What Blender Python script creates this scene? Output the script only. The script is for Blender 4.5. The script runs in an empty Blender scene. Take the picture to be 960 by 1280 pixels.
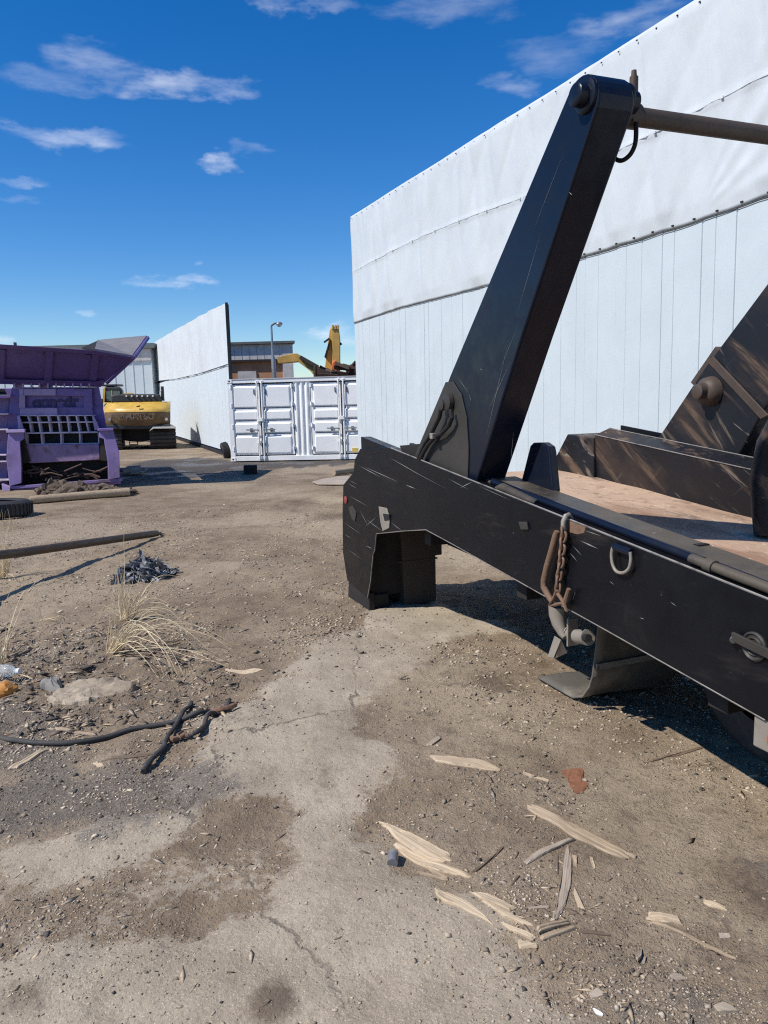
import bpy, bmesh, math, random
import numpy as np
from math import sin, cos, radians, pi
from mathutils import Vector as V, Matrix, noise as mnoise
random.seed(7); RNG = np.random.default_rng(11)
SC = bpy.context.scene
COL = SC.collection
# ------------------------------------------------------------------ camera
FPX, EYE, PITCH, ROLL = 961.0, 1.7, math.atan(140/961.0), 0.026
RM = Matrix.Rotation(pi/2-PITCH, 3, 'X') @ Matrix.Rotation(-ROLL, 3, 'Z')
cam = bpy.data.cameras.new('camera'); camo = bpy.data.objects.new('camera', cam); COL.objects.link(camo)
camo.location = (0, 0, EYE); camo.rotation_euler = RM.to_euler()
cam.sensor_fit = 'VERTICAL'; cam.sensor_height = 36; cam.sensor_width = 27; cam.lens = FPX/1280*36
cam.clip_start = .05; cam.clip_end = 6000
SC.camera = camo
SC.render.engine = 'CYCLES'; SC.cycles.use_denoising = False; SC.cycles.filter_width = 1.15
SC.render.resolution_x, SC.render.resolution_y = 768, 1024

# measuring helpers: where a line of sight of the photograph meets a real plane
def ray(px, py): return RM @ V(((px-480)/FPX, (640-py)/FPX, -1))
def gp(px, py, z=0.0):
    d = ray(px, py); k = (z-EYE)/d.z; return V((d.x*k, d.y*k, z))
def dp(px, py, Y):
    d = ray(px, py); k = Y/d.y; return V((d.x*k, Y, EYE+d.z*k))
class Plane:                                   # upright plane: origin, heading D, inward normal N
    def __init__(s, o, ang):
        a = radians(ang); s.o = V((o[0], o[1], 0)); s.D = V((sin(a), cos(a), 0)); s.N = V((cos(a), -sin(a), 0))
    def tz(s, px, py, n=0.0):
        d = ray(px, py); k = (n+s.o.dot(s.N))/d.dot(s.N); p = d*k - s.o
        return p.dot(s.D), EYE+d.z*k
    def P(s, t, z, n=0.0): return s.o + s.D*t + s.N*n + V((0, 0, z))

# ------------------------------------------------------------------ mesh helpers
class MB:
    def __init__(s): s.v = []; s.f = []; s.m = []
    def add(s, vs, fs, mi=0):
        b = len(s.v); s.v += [V(p) for p in vs]; s.f += [[i+b for i in f] for f in fs]; s.m += [mi]*len(fs); return s
    def prism(s, pts, off, mi=0):
        n = len(pts); off = V(off); a = [V(p) for p in pts]
        s.add(a + [p+off for p in a], [list(range(n))[::-1], list(range(n, 2*n))] + [[i, (i+1) % n, n+(i+1) % n, n+i] for i in range(n)], mi)
        return s
    def obox(s, c, ax, ay, az, mi=0):          # centre and three half-axes
        c, ax, ay, az = V(c), V(ax), V(ay), V(az)
        vs = [c+ax*i+ay*j+az*k for k in (-1, 1) for j in (-1, 1) for i in (-1, 1)]
        return s.add(vs, [[0, 2, 3, 1], [4, 5, 7, 6], [0, 1, 5, 4], [2, 6, 7, 3], [0, 4, 6, 2], [1, 3, 7, 5]], mi)
    def box(s, x0, x1, y0, y1, z0, z1, mi=0):
        return s.obox(((x0+x1)/2, (y0+y1)/2, (z0+z1)/2), ((x1-x0)/2, 0, 0), (0, (y1-y0)/2, 0), (0, 0, (z1-z0)/2), mi)
    def beam(s, a, b, w, h, up=(0, 0, 1), mi=0):
        a, b = V(a), V(b); d = (b-a); u = V(up); sd = d.cross(u).normalized(); u2 = sd.cross(d).normalized()
        return s.obox((a+b)/2, d/2, sd*w/2, u2*h/2, mi)
    def tube(s, pts, r, n=10, mi=0, cap=True):
        pts = [V(p) for p in pts]; k = len(pts)
        rr = [r]*k if not isinstance(r, (list, tuple)) else list(r)
        d0 = (pts[1]-pts[0]).normalized(); u = d0.orthogonal().normalized(); vs = []
        for i, p in enumerate(pts):
            d = (pts[min(i+1, k-1)]-pts[max(i-1, 0)])
            d = d.normalized() if d.length > 1e-9 else d0
            u = (u - d*u.dot(d)); u = u.normalized() if u.length > 1e-6 else d.orthogonal().normalized(); w = d.cross(u)
            vs += [p+(u*cos(2*pi*j/n)+w*sin(2*pi*j/n))*rr[i] for j in range(n)]
        fs = [[i*n+j, i*n+(j+1) % n, (i+1)*n+(j+1) % n, (i+1)*n+j] for i in range(k-1) for j in range(n)]
        if cap: fs += [list(range(n))[::-1], [(k-1)*n+j for j in range(n)]]
        return s.add(vs, fs, mi)
    def cyl(s, a, b, r, r2=None, n=20, mi=0): return s.tube([a, b], [r, r if r2 is None else r2], n, mi)
    def lathe(s, c, axis, prof, n=28, mi=0):   # prof: (along, radius)
        c = V(c); d = V(axis).normalized(); u = d.orthogonal().normalized(); w = d.cross(u)
        vs = [c+d*h+(u*cos(2*pi*j/n)+w*sin(2*pi*j/n))*r for h, r in prof for j in range(n)]
        k = len(prof)
        return s.add(vs, [[i*n+j, i*n+(j+1) % n, (i+1)*n+(j+1) % n, (i+1)*n+j] for i in range(k-1) for j in range(n)], mi)
    def grid(s, fn, nu, nv, mi=0):
        vs = [fn(i/nu, j/nv) for j in range(nv+1) for i in range(nu+1)]; w = nu+1
        return s.add(vs, [[j*w+i, j*w+i+1, (j+1)*w+i+1, (j+1)*w+i] for j in range(nv) for i in range(nu)], mi)
    def rock(s, c, rx, ry, rz, seed=0, sub=2, rough=.35, mi=0):
        bm = bmesh.new(); bmesh.ops.create_icosphere(bm, subdivisions=sub, radius=1)
        vs = []
        for v in bm.verts:
            k = 1+rough*mnoise.noise(v.co*1.3+V((seed*3.1, seed*1.7, 0)))+rough*.4*mnoise.noise(v.co*4+V((seed, 0, 0)))
            vs.append(V(c)+V((v.co.x*rx*k, v.co.y*ry*k, v.co.z*rz*k)))
        fs = [[v.index for v in f.verts] for f in bm.faces]; bm.free()
        return s.add(vs, fs, mi)
    def build(s, name, mat, parent=None, loc=None, bevel=0, smooth=False, seg=2):
        base = V(loc) if loc is not None else V((0, 0, 0))
        p = parent
        while p is not None:
            base = V(p['_loc']) if '_loc' in p else base; p = p.parent
        me = bpy.data.meshes.new(name)
        me.from_pydata([tuple(v-base) for v in s.v], [], s.f)
        mats = mat if isinstance(mat, (list, tuple)) else [mat]
        for m in mats: me.materials.append(m)
        me.polygons.foreach_set('material_index', s.m)
        bm = bmesh.new(); bm.from_mesh(me); bmesh.ops.recalc_face_normals(bm, faces=bm.faces); bm.to_mesh(me); bm.free()
        if smooth:
            me.polygons.foreach_set('use_smooth', [True]*len(me.polygons))
            try: me.set_sharp_from_angle(angle=radians(38))
            except Exception: pass
        o = bpy.data.objects.new(name, me); COL.objects.link(o)
        if parent is not None: o.parent = parent
        else: o.location = base
        if bevel:
            b = o.modifiers.new('edge', 'BEVEL'); b.width = bevel; b.segments = seg; b.limit_method = 'ANGLE'; b.angle_limit = radians(35)
            try: b.harden_normals = False
            except Exception: pass
        return o
def tag(o, label=None, cat=None, group=None, kind=None):
    if label: o['label'] = label
    if cat: o['category'] = cat
    if group: o['group'] = group
    if kind: o['kind'] = kind
    return o
def thing(name, loc, label, cat, group=None):
    o = bpy.data.objects.new(name, None); o.empty_display_size = .2; COL.objects.link(o); o.location = loc
    o['_loc'] = list(loc); return tag(o, label, cat, group)
def cr(pts, n=5):                               # smooth path through the points
    P_ = [V(p) for p in pts]; P_ = [P_[0]*2-P_[1]]+P_+[P_[-1]*2-P_[-2]]; out = []
    for i in range(1, len(P_)-2):
        a, b, c, d = P_[i-1:i+3]
        for k in range(n):
            t_ = k/n; out.append(.5*((2*b)+(c-a)*t_+(2*a-5*b+4*c-d)*t_*t_+(3*b-a-3*c+d)*t_**3))
    return out+[P_[-2]]

# ------------------------------------------------------------------ materials
class NT:
    def __init__(s, tree): s.t = tree; s.L = tree.links.new
    def n(s, typ, **kw):
        nd = s.t.nodes.new(typ)
        for k, v in kw.items():
            if k.startswith('i_'): nd.inputs[k[2:].replace('_', ' ')].default_value = v
            else: setattr(nd, k, v)
        return nd
    def math(s, op, a, b=None, clamp=False, c=None):
        nd = s.t.nodes.new('ShaderNodeMath'); nd.operation = op; nd.use_clamp = clamp
        for i, x in enumerate((a, b, c)):
            if x is None: continue
            if isinstance(x, (int, float)): nd.inputs[i].default_value = x
            else: s.L(x, nd.inputs[i])
        return nd.outputs[0]
    def ramp(s, val, lo, hi, a=0.0, b=1.0):
        nd = s.t.nodes.new('ShaderNodeMapRange'); nd.interpolation_type = 'SMOOTHSTEP'; nd.clamp = True
        s.L(val, nd.inputs['Value'])
        for k, x in (('From Min', lo), ('From Max', hi), ('To Min', a), ('To Max', b)): nd.inputs[k].default_value = x
        return nd.outputs[0]
    def mix(s, fac, a, b, blend='MIX'):
        nd = s.t.nodes.new('ShaderNodeMix'); nd.data_type = 'RGBA'; nd.blend_type = blend; nd.clamp_factor = True
        for i, x in ((0, fac), (6, a), (7, b)):
            if isinstance(x, (int, float)): nd.inputs[i].default_value = x
            elif isinstance(x, (tuple, list)): nd.inputs[i].default_value = (*x[:3], 1)
            else: s.L(x, nd.inputs[i])
        return nd.outputs[2]
    def noise(s, co, scale, detail=4, rough=.55, stretch=None, rot=None, dist=0, out='Fac'):
        if stretch or rot:
            mp = s.t.nodes.new('ShaderNodeMapping')
            # rotate first, then stretch along the rotated axes
            for rt_ in (rot if isinstance(rot, list) else ([rot] if rot else [])):
                vr = s.t.nodes.new('ShaderNodeMapping'); vr.inputs['Rotation'].default_value = rt_; s.L(co, vr.inputs['Vector']); co = vr.outputs[0]
            mp.inputs['Scale'].default_value = stretch or (1, 1, 1); s.L(co, mp.inputs['Vector']); co = mp.outputs[0]
        nd = s.t.nodes.new('ShaderNodeTexNoise'); s.L(co, nd.inputs['Vector'])
        nd.inputs['Scale'].default_value = scale; nd.inputs['Detail'].default_value = detail; nd.inputs['Roughness'].default_value = rough
        nd.inputs['Distortion'].default_value = dist
        return nd.outputs[out]
def along(deg): return [(0, 0, radians(-22)), (radians(deg), 0, 0)]
def mat(name, base, rough=.6, metal=0.0, layers=(), bump=(), var=.12, spec=.5):
    """base colour, then layers of dirt, rust, wear: (scale, lo, hi, colour, strength, rough, stretch, rot)"""
    m = bpy.data.materials.new(name); m.use_nodes = True; t = NT(m.node_tree); t.t.nodes.clear()
    out = t.n('ShaderNodeOutputMaterial'); p = t.n('ShaderNodeBsdfPrincipled'); t.L(p.outputs[0], out.inputs[0])
    co = t.n('ShaderNodeTexCoord').outputs['Object']
    p.inputs['Metallic'].default_value = metal; p.inputs['Specular IOR Level'].default_value = spec
    c = t.mix(t.ramp(t.noise(co, 2.3, 5), .3, .7), tuple(x*(1-var) for x in base), tuple(min(1, x*(1+var)) for x in base))
    r = t.ramp(t.noise(co, 9, 4), .3, .7, max(.02, rough-.08), min(1, rough+.08))
    for ly in layers:
        sc, lo, hi, colr, st, rg = ly[:6]; stretch = ly[6] if len(ly) > 6 else None; rot = ly[7] if len(ly) > 7 else None
        fac = t.math('MULTIPLY', t.ramp(t.noise(co, sc, 6, .62, stretch, rot), lo, hi), st)
        c = t.mix(fac, c, colr)
        mr = t.n('ShaderNodeMix'); mr.data_type = 'FLOAT'; t.L(fac, mr.inputs[0]); t.L(r, mr.inputs[2]); mr.inputs[3].default_value = rg; r = mr.outputs[0]
    t.L(c, p.inputs['Base Color']); t.L(r, p.inputs['Roughness'])
    nrm = None
    for (sc, st, dist, *rest) in bump:
        b = t.n('ShaderNodeBump'); b.inputs['Strength'].default_value = st; b.inputs['Distance'].default_value = dist
        t.L(t.noise(co, sc, 5, .6, *(rest or ())), b.inputs['Height'])
        if nrm is not None: t.L(nrm, b.inputs['Normal'])
        nrm = b.outputs[0]
    if nrm is not None: t.L(nrm, p.inputs['Normal'])
    return m
RUST = (.16, .075, .035); DUST = (.2, .155, .11)
TR = [(0, 0, radians(-22))]                       # brings object axes onto the truck's heading
m_black = mat('black_paint', (.005, .0056, .008), .34, spec=.24, layers=[
    (1.3, .5, .8, (.012, .0117, .0117), .7, .5), (2.6, .60, .78, (.05, .042, .034), .3, .8), (16, .62, .76, (.03, .028, .026), .5, .6, (1, .25, 1), along(6)),
    (26, .66, .80, (.10, .095, .09), .35, .5, (1, .05, 1), along(7)), (34, .69, .73, (.13, .065, .038), .6, .8), (3.5, .58, .74, (.055, .042, .031), .45, .8, (1, .25, 1.4), along(4))], bump=[(1.1, .14, .05), (60, .06, .002)])
m_navy = mat('navy_black_paint', (.006, .009, .019), .30, spec=.27, layers=[
    (1.3, .5, .8, (.020, .019, .021), .5, .5), (2.5, .6, .8, (.05, .04, .033), .25, .7), (22, .66, .80, (.12, .12, .13), .35, .5, (1, .04, 1), along(62))],
    bump=[(1.3, .12, .05), (70, .05, .002)])
m_dusty = mat('dusty_black_plate', (.042, .037, .031), .5, spec=.4, layers=[(3, .5, .8, (.07, .056, .044), .6, .8), (11, .6, .75, (.012, .011, .01), .6, .5)], bump=[(8, .15, .02)])
m_worn = mat('scuffed_black_steel', (.010, .0105, .014), .42, spec=.35, layers=[
    (1.6, .47, .66, (.075, .047, .03), .6, .8, (1, .4, .8), along(-30)), (9, .53, .66, (.20, .13, .08), .6, .8, (1, .07, .6), along(-38)),
    (9, .60, .70, (.26, .205, .15), .6, .75, (1, .10, 1), along(-52)), (24, .63, .70, (.36, .32, .27), .6, .6, (1, .05, 1), along(-30)), (18, .64, .76, (.26, .22, .19), .4, .6, (1, .06, 1), along(40))], bump=[(6, .2, .02)])
m_deckrust = mat('sandy_rust_deck', (.47, .325, .22), .85, layers=[
    (1.3, .46, .64, (.23, .125, .075), .85, .85, (1, .35, 1), TR), (5, .62, .75, (.66, .56, .45), .6, .9, (1, .5, 1), TR),
    (2.2, .57, .68, (.10, .075, .058), .8, .6, (1, .3, 1), TR), (9, .55, .68, (.2, .12, .075), .6, .8), (30, .6, .68, (.70, .62, .5), .6, .9), (45, .62, .7, (.12, .08, .055), .7, .9)], bump=[(14, .3, .01), (60, .3, .003)])
m_railtop = mat('grimy_olive_rail', (.085, .068, .048), .6, layers=[
    (3, .48, .7, (.018, .018, .02), .8, .4), (9, .64, .72, (.26, .22, .18), .6, .8), (2, .62, .75, (.2, .09, .04), .5, .8)], bump=[(9, .2, .02)])
m_edge = mat('bare_steel_edge', (.30, .275, .24), .5, .3, layers=[(9, .45, .7, (.06, .05, .045), .8, .6)])
m_scr = mat('scratched_bare_metal', (.30, .285, .265), .5, .2)
m_rustbar = mat('brown_rusted_steel', (.075, .055, .042), .6, .25, layers=[(5, .5, .75, (.13, .075, .045), .7, .8), (20, .6, .7, (.03, .025, .022), .7, .6)], bump=[(30, .25, .006)])
m_chain = mat('rusty_chain_steel', (.20, .12, .075), .75, .2, layers=[(14, .5, .7, (.10, .05, .03), .8, .8), (20, .6, .75, (.32, .25, .19), .6, .7)], bump=[(60, .4, .004)])
m_greycast = mat('grey_cast_metal', (.30, .265, .215), .6, .2, layers=[(8, .5, .75, (.09, .075, .06), .7, .7)], bump=[(40, .2, .004)])
m_dark = mat('dark_grimy_steel', (.016, .013, .011), .8, layers=[(4, .5, .8, (.03, .022, .016), .7, .85)], bump=[(7, .25, .02)])
m_foot = mat('grimy_leg_steel', (.055, .041, .032), .75, layers=[(3, .45, .75, (.025, .02, .017), .8, .7, (3, 3, .5)), (7, .6, .75, (.12, .09, .066), .5, .8)], bump=[(7, .25, .02)])
m_rubber = mat('dusty_rubber', (.045, .043, .041), .75, layers=[(3, .45, .75, (.13, .115, .095), .7, .9)], bump=[(20, .2, .01)])
m_flap = mat('grey_rubber_flap', (.10, .09, .075), .6, layers=[(4, .45, .7, (.24, .205, .155), .7, .85), (9, .6, .7, (.06, .055, .05), .7, .6)], bump=[(9, .2, .02)])
m_tyre = mat('tyre_rubber', (.022, .023, .025), .75, layers=[(4, .5, .8, (.1, .09, .075), .6, .9)], bump=[(25, .2, .01)])
m_tarp = mat('white_tarpaulin', (.585, .615, .62), .42, layers=[(1.2, .5, .8, (.52, .55, .56), .7, .5, (1, 1, .3)), (.7, .62, .75, (.47, .475, .46), .3, .6)],
             bump=[(1.3, .3, .10, (1, 1, .35)), (40, .05, .004)], var=.03)
m_siding = mat('pale_steel_siding', (.545, .60, .615), .5, layers=[(.8, .5, .8, (.50, .55, .565), .6, .5, (1, 1, .25)), (5, .66, .72, (.42, .45, .46), .35, .6, (2, 2, .2))],
               bump=[(1.0, .12, .08, (1, 1, .4))], var=.03)
m_siding_far = mat('pale_steel_cladding', (.60, .655, .675), .55, layers=[(.6, .5, .8, (.55, .60, .62), .6, .5)], var=.03)
m_tarp_far = mat('grey_white_tarpaulin', (.66, .685, .69), .5, layers=[(.5, .45, .75, (.54, .565, .57), .6, .5, (1, 1, .35))], bump=[(.9, .35, .2, (1, 1, .35)), (3, .15, .06)], var=.03)
m_cont = mat('white_container_paint', (.90, .90, .87), .4, layers=[(1.6, .52, .75, (.70, .69, .65), .7, .5, (1, 1, .3)), (7, .66, .72, (.45, .33, .25), .45, .8, (1, 1, .4))], bump=[(2, .08, .03)], var=.03)
m_door_dark = mat('dark_gasket_and_shade', (.02, .022, .026), .7)  # real gaskets, and the painted shade strips across the doors
m_yellowlabel = mat('yellow_label', (.62, .47, .12), .5)
m_purple = mat('purple_paint', (.145, .095, .30), .5, layers=[(1.1, .48, .7, (.055, .043, .085), .7, .75), (3, .55, .7, (.05, .04, .06), .5, .8, (1.5, 1.5, .2)), (1.8, .55, .75, (.19, .14, .28), .6, .65), (5, .62, .72, (.10, .06, .12), .6, .8), (9, .68, .74, (.16, .08, .05), .7, .85)], bump=[(5, .15, .02)])
m_purpleshade = mat('shaded_purple_paint', (.078, .05, .20), .5, layers=[(3, .55, .7, (.04, .03, .07), .5, .8, (1.5, 1.5, .2)), (1.6, .55, .8, (.09, .068, .17), .6, .6), (6, .66, .72, (.06, .035, .09), .6, .8)], bump=[(4, .15, .02)])  # darker copy of the purple: the hopper's shade put into its colour
m_purplelt = mat('faded_and_sunlit_lilac', (.34, .26, .45), .6, layers=[(4, .5, .7, (.19, .125, .27), .6, .7), (9, .64, .7, (.16, .09, .08), .7, .85)], bump=[(6, .15, .02)])  # faded paint, also used for the painted sunlight on the frame
m_purplerust = mat('scraped_purple_rusty', (.24, .155, .28), .65, layers=[(2.6, .46, .62, (.09, .04, .028), .9, .85, (1, 1, .8)), (7, .56, .66, (.36, .28, .38), .6, .7)], bump=[(7, .25, .02)])
m_pillar = mat('muddy_purple_paint', (.20, .142, .33), .6, layers=[(1.7, .48, .7, (.075, .052, .055), .8, .85), (8, .64, .72, (.14, .08, .06), .6, .8)], bump=[(6, .2, .02)])
m_grate = mat('worn_lilac_bar', (.55, .47, .56), .6, layers=[(6, .5, .7, (.26, .18, .2), .7, .8)])
m_hopin = mat('scoured_grey_plate', (.24, .22, .21), .6, .2, layers=[(3, .5, .75, (.13, .115, .11), .7, .7)])
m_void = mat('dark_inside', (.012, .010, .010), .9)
m_smudge = mat('black_worn_lettering', (.055, .040, .11), .85, layers=[(9, .5, .7, (.10, .065, .19), .8, .8)])
m_yel = mat('machine_yellow', (.58, .36, .06), .4, layers=[(2.5, .5, .72, (.30, .17, .035), .6, .6)], bump=[(3, .1, .03)])
m_yeldirt = mat('muddy_machine_yellow', (.15, .088, .036), .6, layers=[(2.2, .40, .66, (.075, .048, .028), .85, .8, (.5, 1, 1.6)), (5, .62, .74, (.26, .155, .05), .5, .6, (.4, 1, 2))], bump=[(6, .15, .02)])
m_faintletter = mat('faded_grey_lettering', (.19, .15, .12), .8, layers=[(6, .42, .58, (.10, .062, .032), .95, .8)])
m_boom = mat('faded_ochre_paint', (.62, .37, .09), .5, layers=[(1.5, .5, .72, (.42, .25, .08), .6, .7)])
m_orange = mat('orange_hose_guard', (.75, .16, .03), .5)
m_glass = mat('dark_cab_glass', (.05, .085, .09), .08, spec=.8)
m_chassis = mat('dark_machine_plastic', (.02, .021, .023), .55)
m_trackm = mat('muddy_track_steel', (.05, .042, .034), .8, layers=[(3, .5, .75, (.10, .08, .06), .7, .9)], bump=[(12, .3, .02)])
m_fender = mat('pale_dusty_fender', (.55, .53, .48), .6)
m_brick = mat('brown_brick', (.42, .21, .11), .85, layers=[(.5, .5, .75, (.30, .16, .09), .6, .85)])
m_greyclad = mat('grey_fascia_cladding', (.50, .48, .46), .6, layers=[(1.2, .5, .75, (.33, .33, .35), .6, .6, (2, 2, .3))])
m_roof = mat('dark_blue_roof_trim', (.10, .105, .10), .6)
m_roofgrey = mat('grey_green_roof', (.13, .15, .15), .7)
m_lamp = mat('grey_galvanised_steel', (.30, .31, .32), .45, .5)
m_lampglass = mat('frosted_lamp_glass', (.6, .63, .62), .2)
m_soil = mat('dark_brown_soil', (.125, .092, .064), .95, layers=[(6, .5, .7, (.06, .045, .034), .8, .95), (14, .6, .7, (.26, .21, .155), .6, .95)], bump=[(18, .6, .03)])
m_scrap = mat('dark_rusty_scrap', (.085, .055, .042), .8, .2, layers=[(3, .5, .7, (.17, .08, .05), .7, .85), (8, .6, .7, (.25, .24, .23), .6, .6)])
m_pale = mat('splintered_pale_wood', (.52, .41, .28), .8, layers=[(5, .42, .62, (.46, .345, .215), .7, .85, (.25, 14, 9)), (9, .60, .66, (.20, .145, .10), .6, .9, (.18, 14, 8)), (9, .58, .70, (.30, .235, .165), .6, .9)], bump=[(14, .5, .004, (.2, 14, 10))])
m_wood = mat('weathered_wood', (.42, .32, .215), .85, layers=[(5, .42, .64, (.27, .20, .13), .85, .9, (.5, 14, 9)), (10, .6, .7, (.10, .075, .055), .6, .9, (.6, 8, 8))], bump=[(12, .5, .004, (.25, 12, 10))])
m_greywood = mat('grey_old_plank', (.40, .325, .245), .9, layers=[(6, .45, .7, (.26, .21, .158), .8, .9, (.7, 9, 9))], bump=[(14, .5, .004, (.25, 12, 10))])
m_darkwood = mat('dark_stick_wood', (.17, .122, .082), .9, bump=[(20, .5, .005)])
m_straw = mat('dry_straw', (.68, .55, .35), .75, layers=[(3, .5, .7, (.50, .39, .24), .7, .8)])
m_rock = mat('pale_concrete_rubble', (.38, .31, .225), .95, layers=[(40, .5, .65, (.2, .16, .115), .7, .95), (7, .45, .65, (.25, .20, .14), .8, .95)], bump=[(18, .5, .012), (70, .3, .003)])
m_greyrock = mat('grey_rubble', (.24, .225, .20), .95, bump=[(18, .5, .012)])
m_rustplate = mat('crumbled_rust_sheet', (.23, .10, .05), .85, layers=[(30, .5, .65, (.16, .06, .03), .8, .9)], bump=[(40, .5, .006)])
m_tarpscrap = mat('grey_plastic_sheeting', (.17, .172, .18), .5, layers=[(7, .44, .62, (.42, .42, .41), .8, .5), (5, .55, .65, (.05, .05, .055), .7, .5)], bump=[(20, .3, .01)])
m_orangeclod = mat('orange_foam', (.50, .22, .05), .8, bump=[(20, .5, .02)])
m_white = mat('white_plastic', (.75, .76, .76), .4)
m_plywood = mat('pale_board', (.38, .31, .24), .8)
m_pebble = mat('pale_pebbles', (.44, .365, .27), .9, var=.4)
m_pebble2 = mat('brown_pebbles', (.27, .21, .15), .9, var=.4)
m_pebble3 = mat('dark_grit', (.075, .066, .058), .9, var=.3)
def clear_plastic():
    m = bpy.data.materials.new('clear_plastic'); m.use_nodes = True
    p = m.node_tree.nodes['Principled BSDF']; p.inputs['Base Color'].default_value = (.8, .84, .84, 1)
    p.inputs['Transmission Weight'].default_value = .75; p.inputs['Roughness'].default_value = .12; p.inputs['IOR'].default_value = 1.2
    return m
m_clear = clear_plastic()
def lamp_red():
    m = bpy.data.materials.new('red_reflector'); m.use_nodes = True
    p = m.node_tree.nodes['Principled BSDF']; p.inputs['Base Color'].default_value = (.26, .05, .045, 1); p.inputs['Roughness'].default_value = .3
    return m
m_red = lamp_red()
m_amber = mat('amber_lens', (.55, .12, .03), .2)

# ------------------------------------------------------------------ sun and sky
SE = radians(49); SXY = V((.906, .423))
L = V((SXY.x*cos(SE), SXY.y*cos(SE), -sin(SE)))
sun = bpy.data.lights.new('sun', 'SUN'); sun.energy = 5.0; sun.angle = radians(.5); sun.color = (1, .95, .87)
so = bpy.data.objects.new('sun', sun); COL.objects.link(so); so.rotation_euler = L.to_track_quat('-Z', 'Y').to_euler(); so.location = (-10, -3, 15)
w = bpy.data.worlds.new('World'); SC.world = w; w.use_nodes = True; t = NT(w.node_tree); t.t.nodes.clear()
wo = t.n('ShaderNodeOutputWorld'); bg = t.n('ShaderNodeBackground'); t.L(bg.outputs[0], wo.inputs[0]); bg.inputs['Strength'].default_value = .13
sky = t.n('ShaderNodeTexSky'); sky.sky_type = 'NISHITA'; sky.sun_disc = False; sky.sun_elevation = SE
sky.sun_rotation = math.atan2(-SXY.x, -SXY.y) % (2*pi); sky.air_density = 1.0; sky.dust_density = 0.0; sky.ozone_density = 5.0; sky.altitude = 0
hs = t.n('ShaderNodeHueSaturation'); hs.inputs['Saturation'].default_value = 1.35; hs.inputs['Hue'].default_value = .507; hs.inputs['Value'].default_value = 1.0; t.L(sky.outputs[0], hs.inputs['Color'])
skyc = t.mix(1.0, hs.outputs[0], (.95, .97, 1.0), 'MULTIPLY')
gen = t.n('ShaderNodeTexCoord').outputs['Generated']
sep = t.n('ShaderNodeSeparateXYZ'); t.L(gen, sep.inputs[0])
az = t.math('ARCTAN2', sep.outputs[0], sep.outputs[1]); el = t.math('ARCSINE', sep.outputs[2])
wv = t.n('ShaderNodeCombineXYZ'); t.L(az, wv.inputs[0]); t.L(t.math('MULTIPLY', el, 2.2), wv.inputs[1])
wco = wv.outputs[0]
n1 = t.noise(wco, 9, 6, .6); n2 = t.noise(wco, 10.3, 6, .6, stretch=(1, 1, 1), rot=(0, 0, 1.0)); fb = t.noise(wco, 30, 9, .56, stretch=(.6, 1.0, 1))
az2 = t.math('ADD', az, t.math('MULTIPLY', t.math('SUBTRACT', n1, .5), .11)); el2 = t.math('ADD', el, t.math('MULTIPLY', t.math('SUBTRACT', n2, .5), .06))
CL = [(215, 104, 105, 22, .85), (120, 82, 78, 34, .55), (60, 98, 75, 22, .35), (275, 116, 50, 16, .6), (85, 172, 95, 17, .75), (30, 160, 50, 14, .4), (272, 204, 36, 14, .85), (312, 188, 34, 12, .35),
      (222, 352, 70, 12, 1.0), (402, 414, 44, 15, .85), (432, 424, 50, 12, .6), (360, 0, 95, 12, .42), (560, 4, 130, 30, .35), (690, 66, 95, 34, .30), (640, 106, 44, 17, .45), (790, 26, 90, 34, .55),
      (36, 226, 34, 7, .4), (24, 246, 32, 12, .3), (-6, 424, 22, 14, .8), (110, 392, 15, 6, .45), (255, 328, 10, 6, .3), (800, 150, 180, 60, .3), (-180, 150, 160, 40, .6), (-150, 330, 120, 25, .6), (1150, 60, 200, 70, .6)]
tot = None
for (px, py, hw, hh, den) in CL:
    d = ray(px, py).normalized(); a0 = math.atan2(d.x, d.y); e0 = math.asin(d.z)
    k = math.sqrt(((px-480)/FPX)**2+((640-py)/FPX)**2+1); wa = hw/FPX/k/max(.3, cos(e0))*.80; we = hh/FPX/k*.72
    x = t.math('MULTIPLY', t.math('SUBTRACT', az2, a0-.0), 1/wa); y = t.math('MULTIPLY', t.math('SUBTRACT', el2, e0), 1/we)
    r2 = t.math('ADD', t.math('MULTIPLY', x, x), t.math('MULTIPLY', y, y))
    b = t.math('SUBTRACT', 1.15, r2); b = t.math('ADD', b, t.math('MULTIPLY', t.math('SUBTRACT', fb, .5), 3.0))
    dn = t.ramp(b, -.1, 2.5, 0, den)
    tot = dn if tot is None else t.math('MAXIMUM', tot, dn)
fin = t.mix(t.math('MULTIPLY', tot, .74), skyc, (7.6, 7.9, 8.6))
t.L(fin, bg.inputs['Color'])
SC.view_settings.view_transform = 'Standard'; SC.view_settings.look = 'None'; SC.view_settings.exposure = .03; SC.view_settings.gamma = 1

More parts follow.
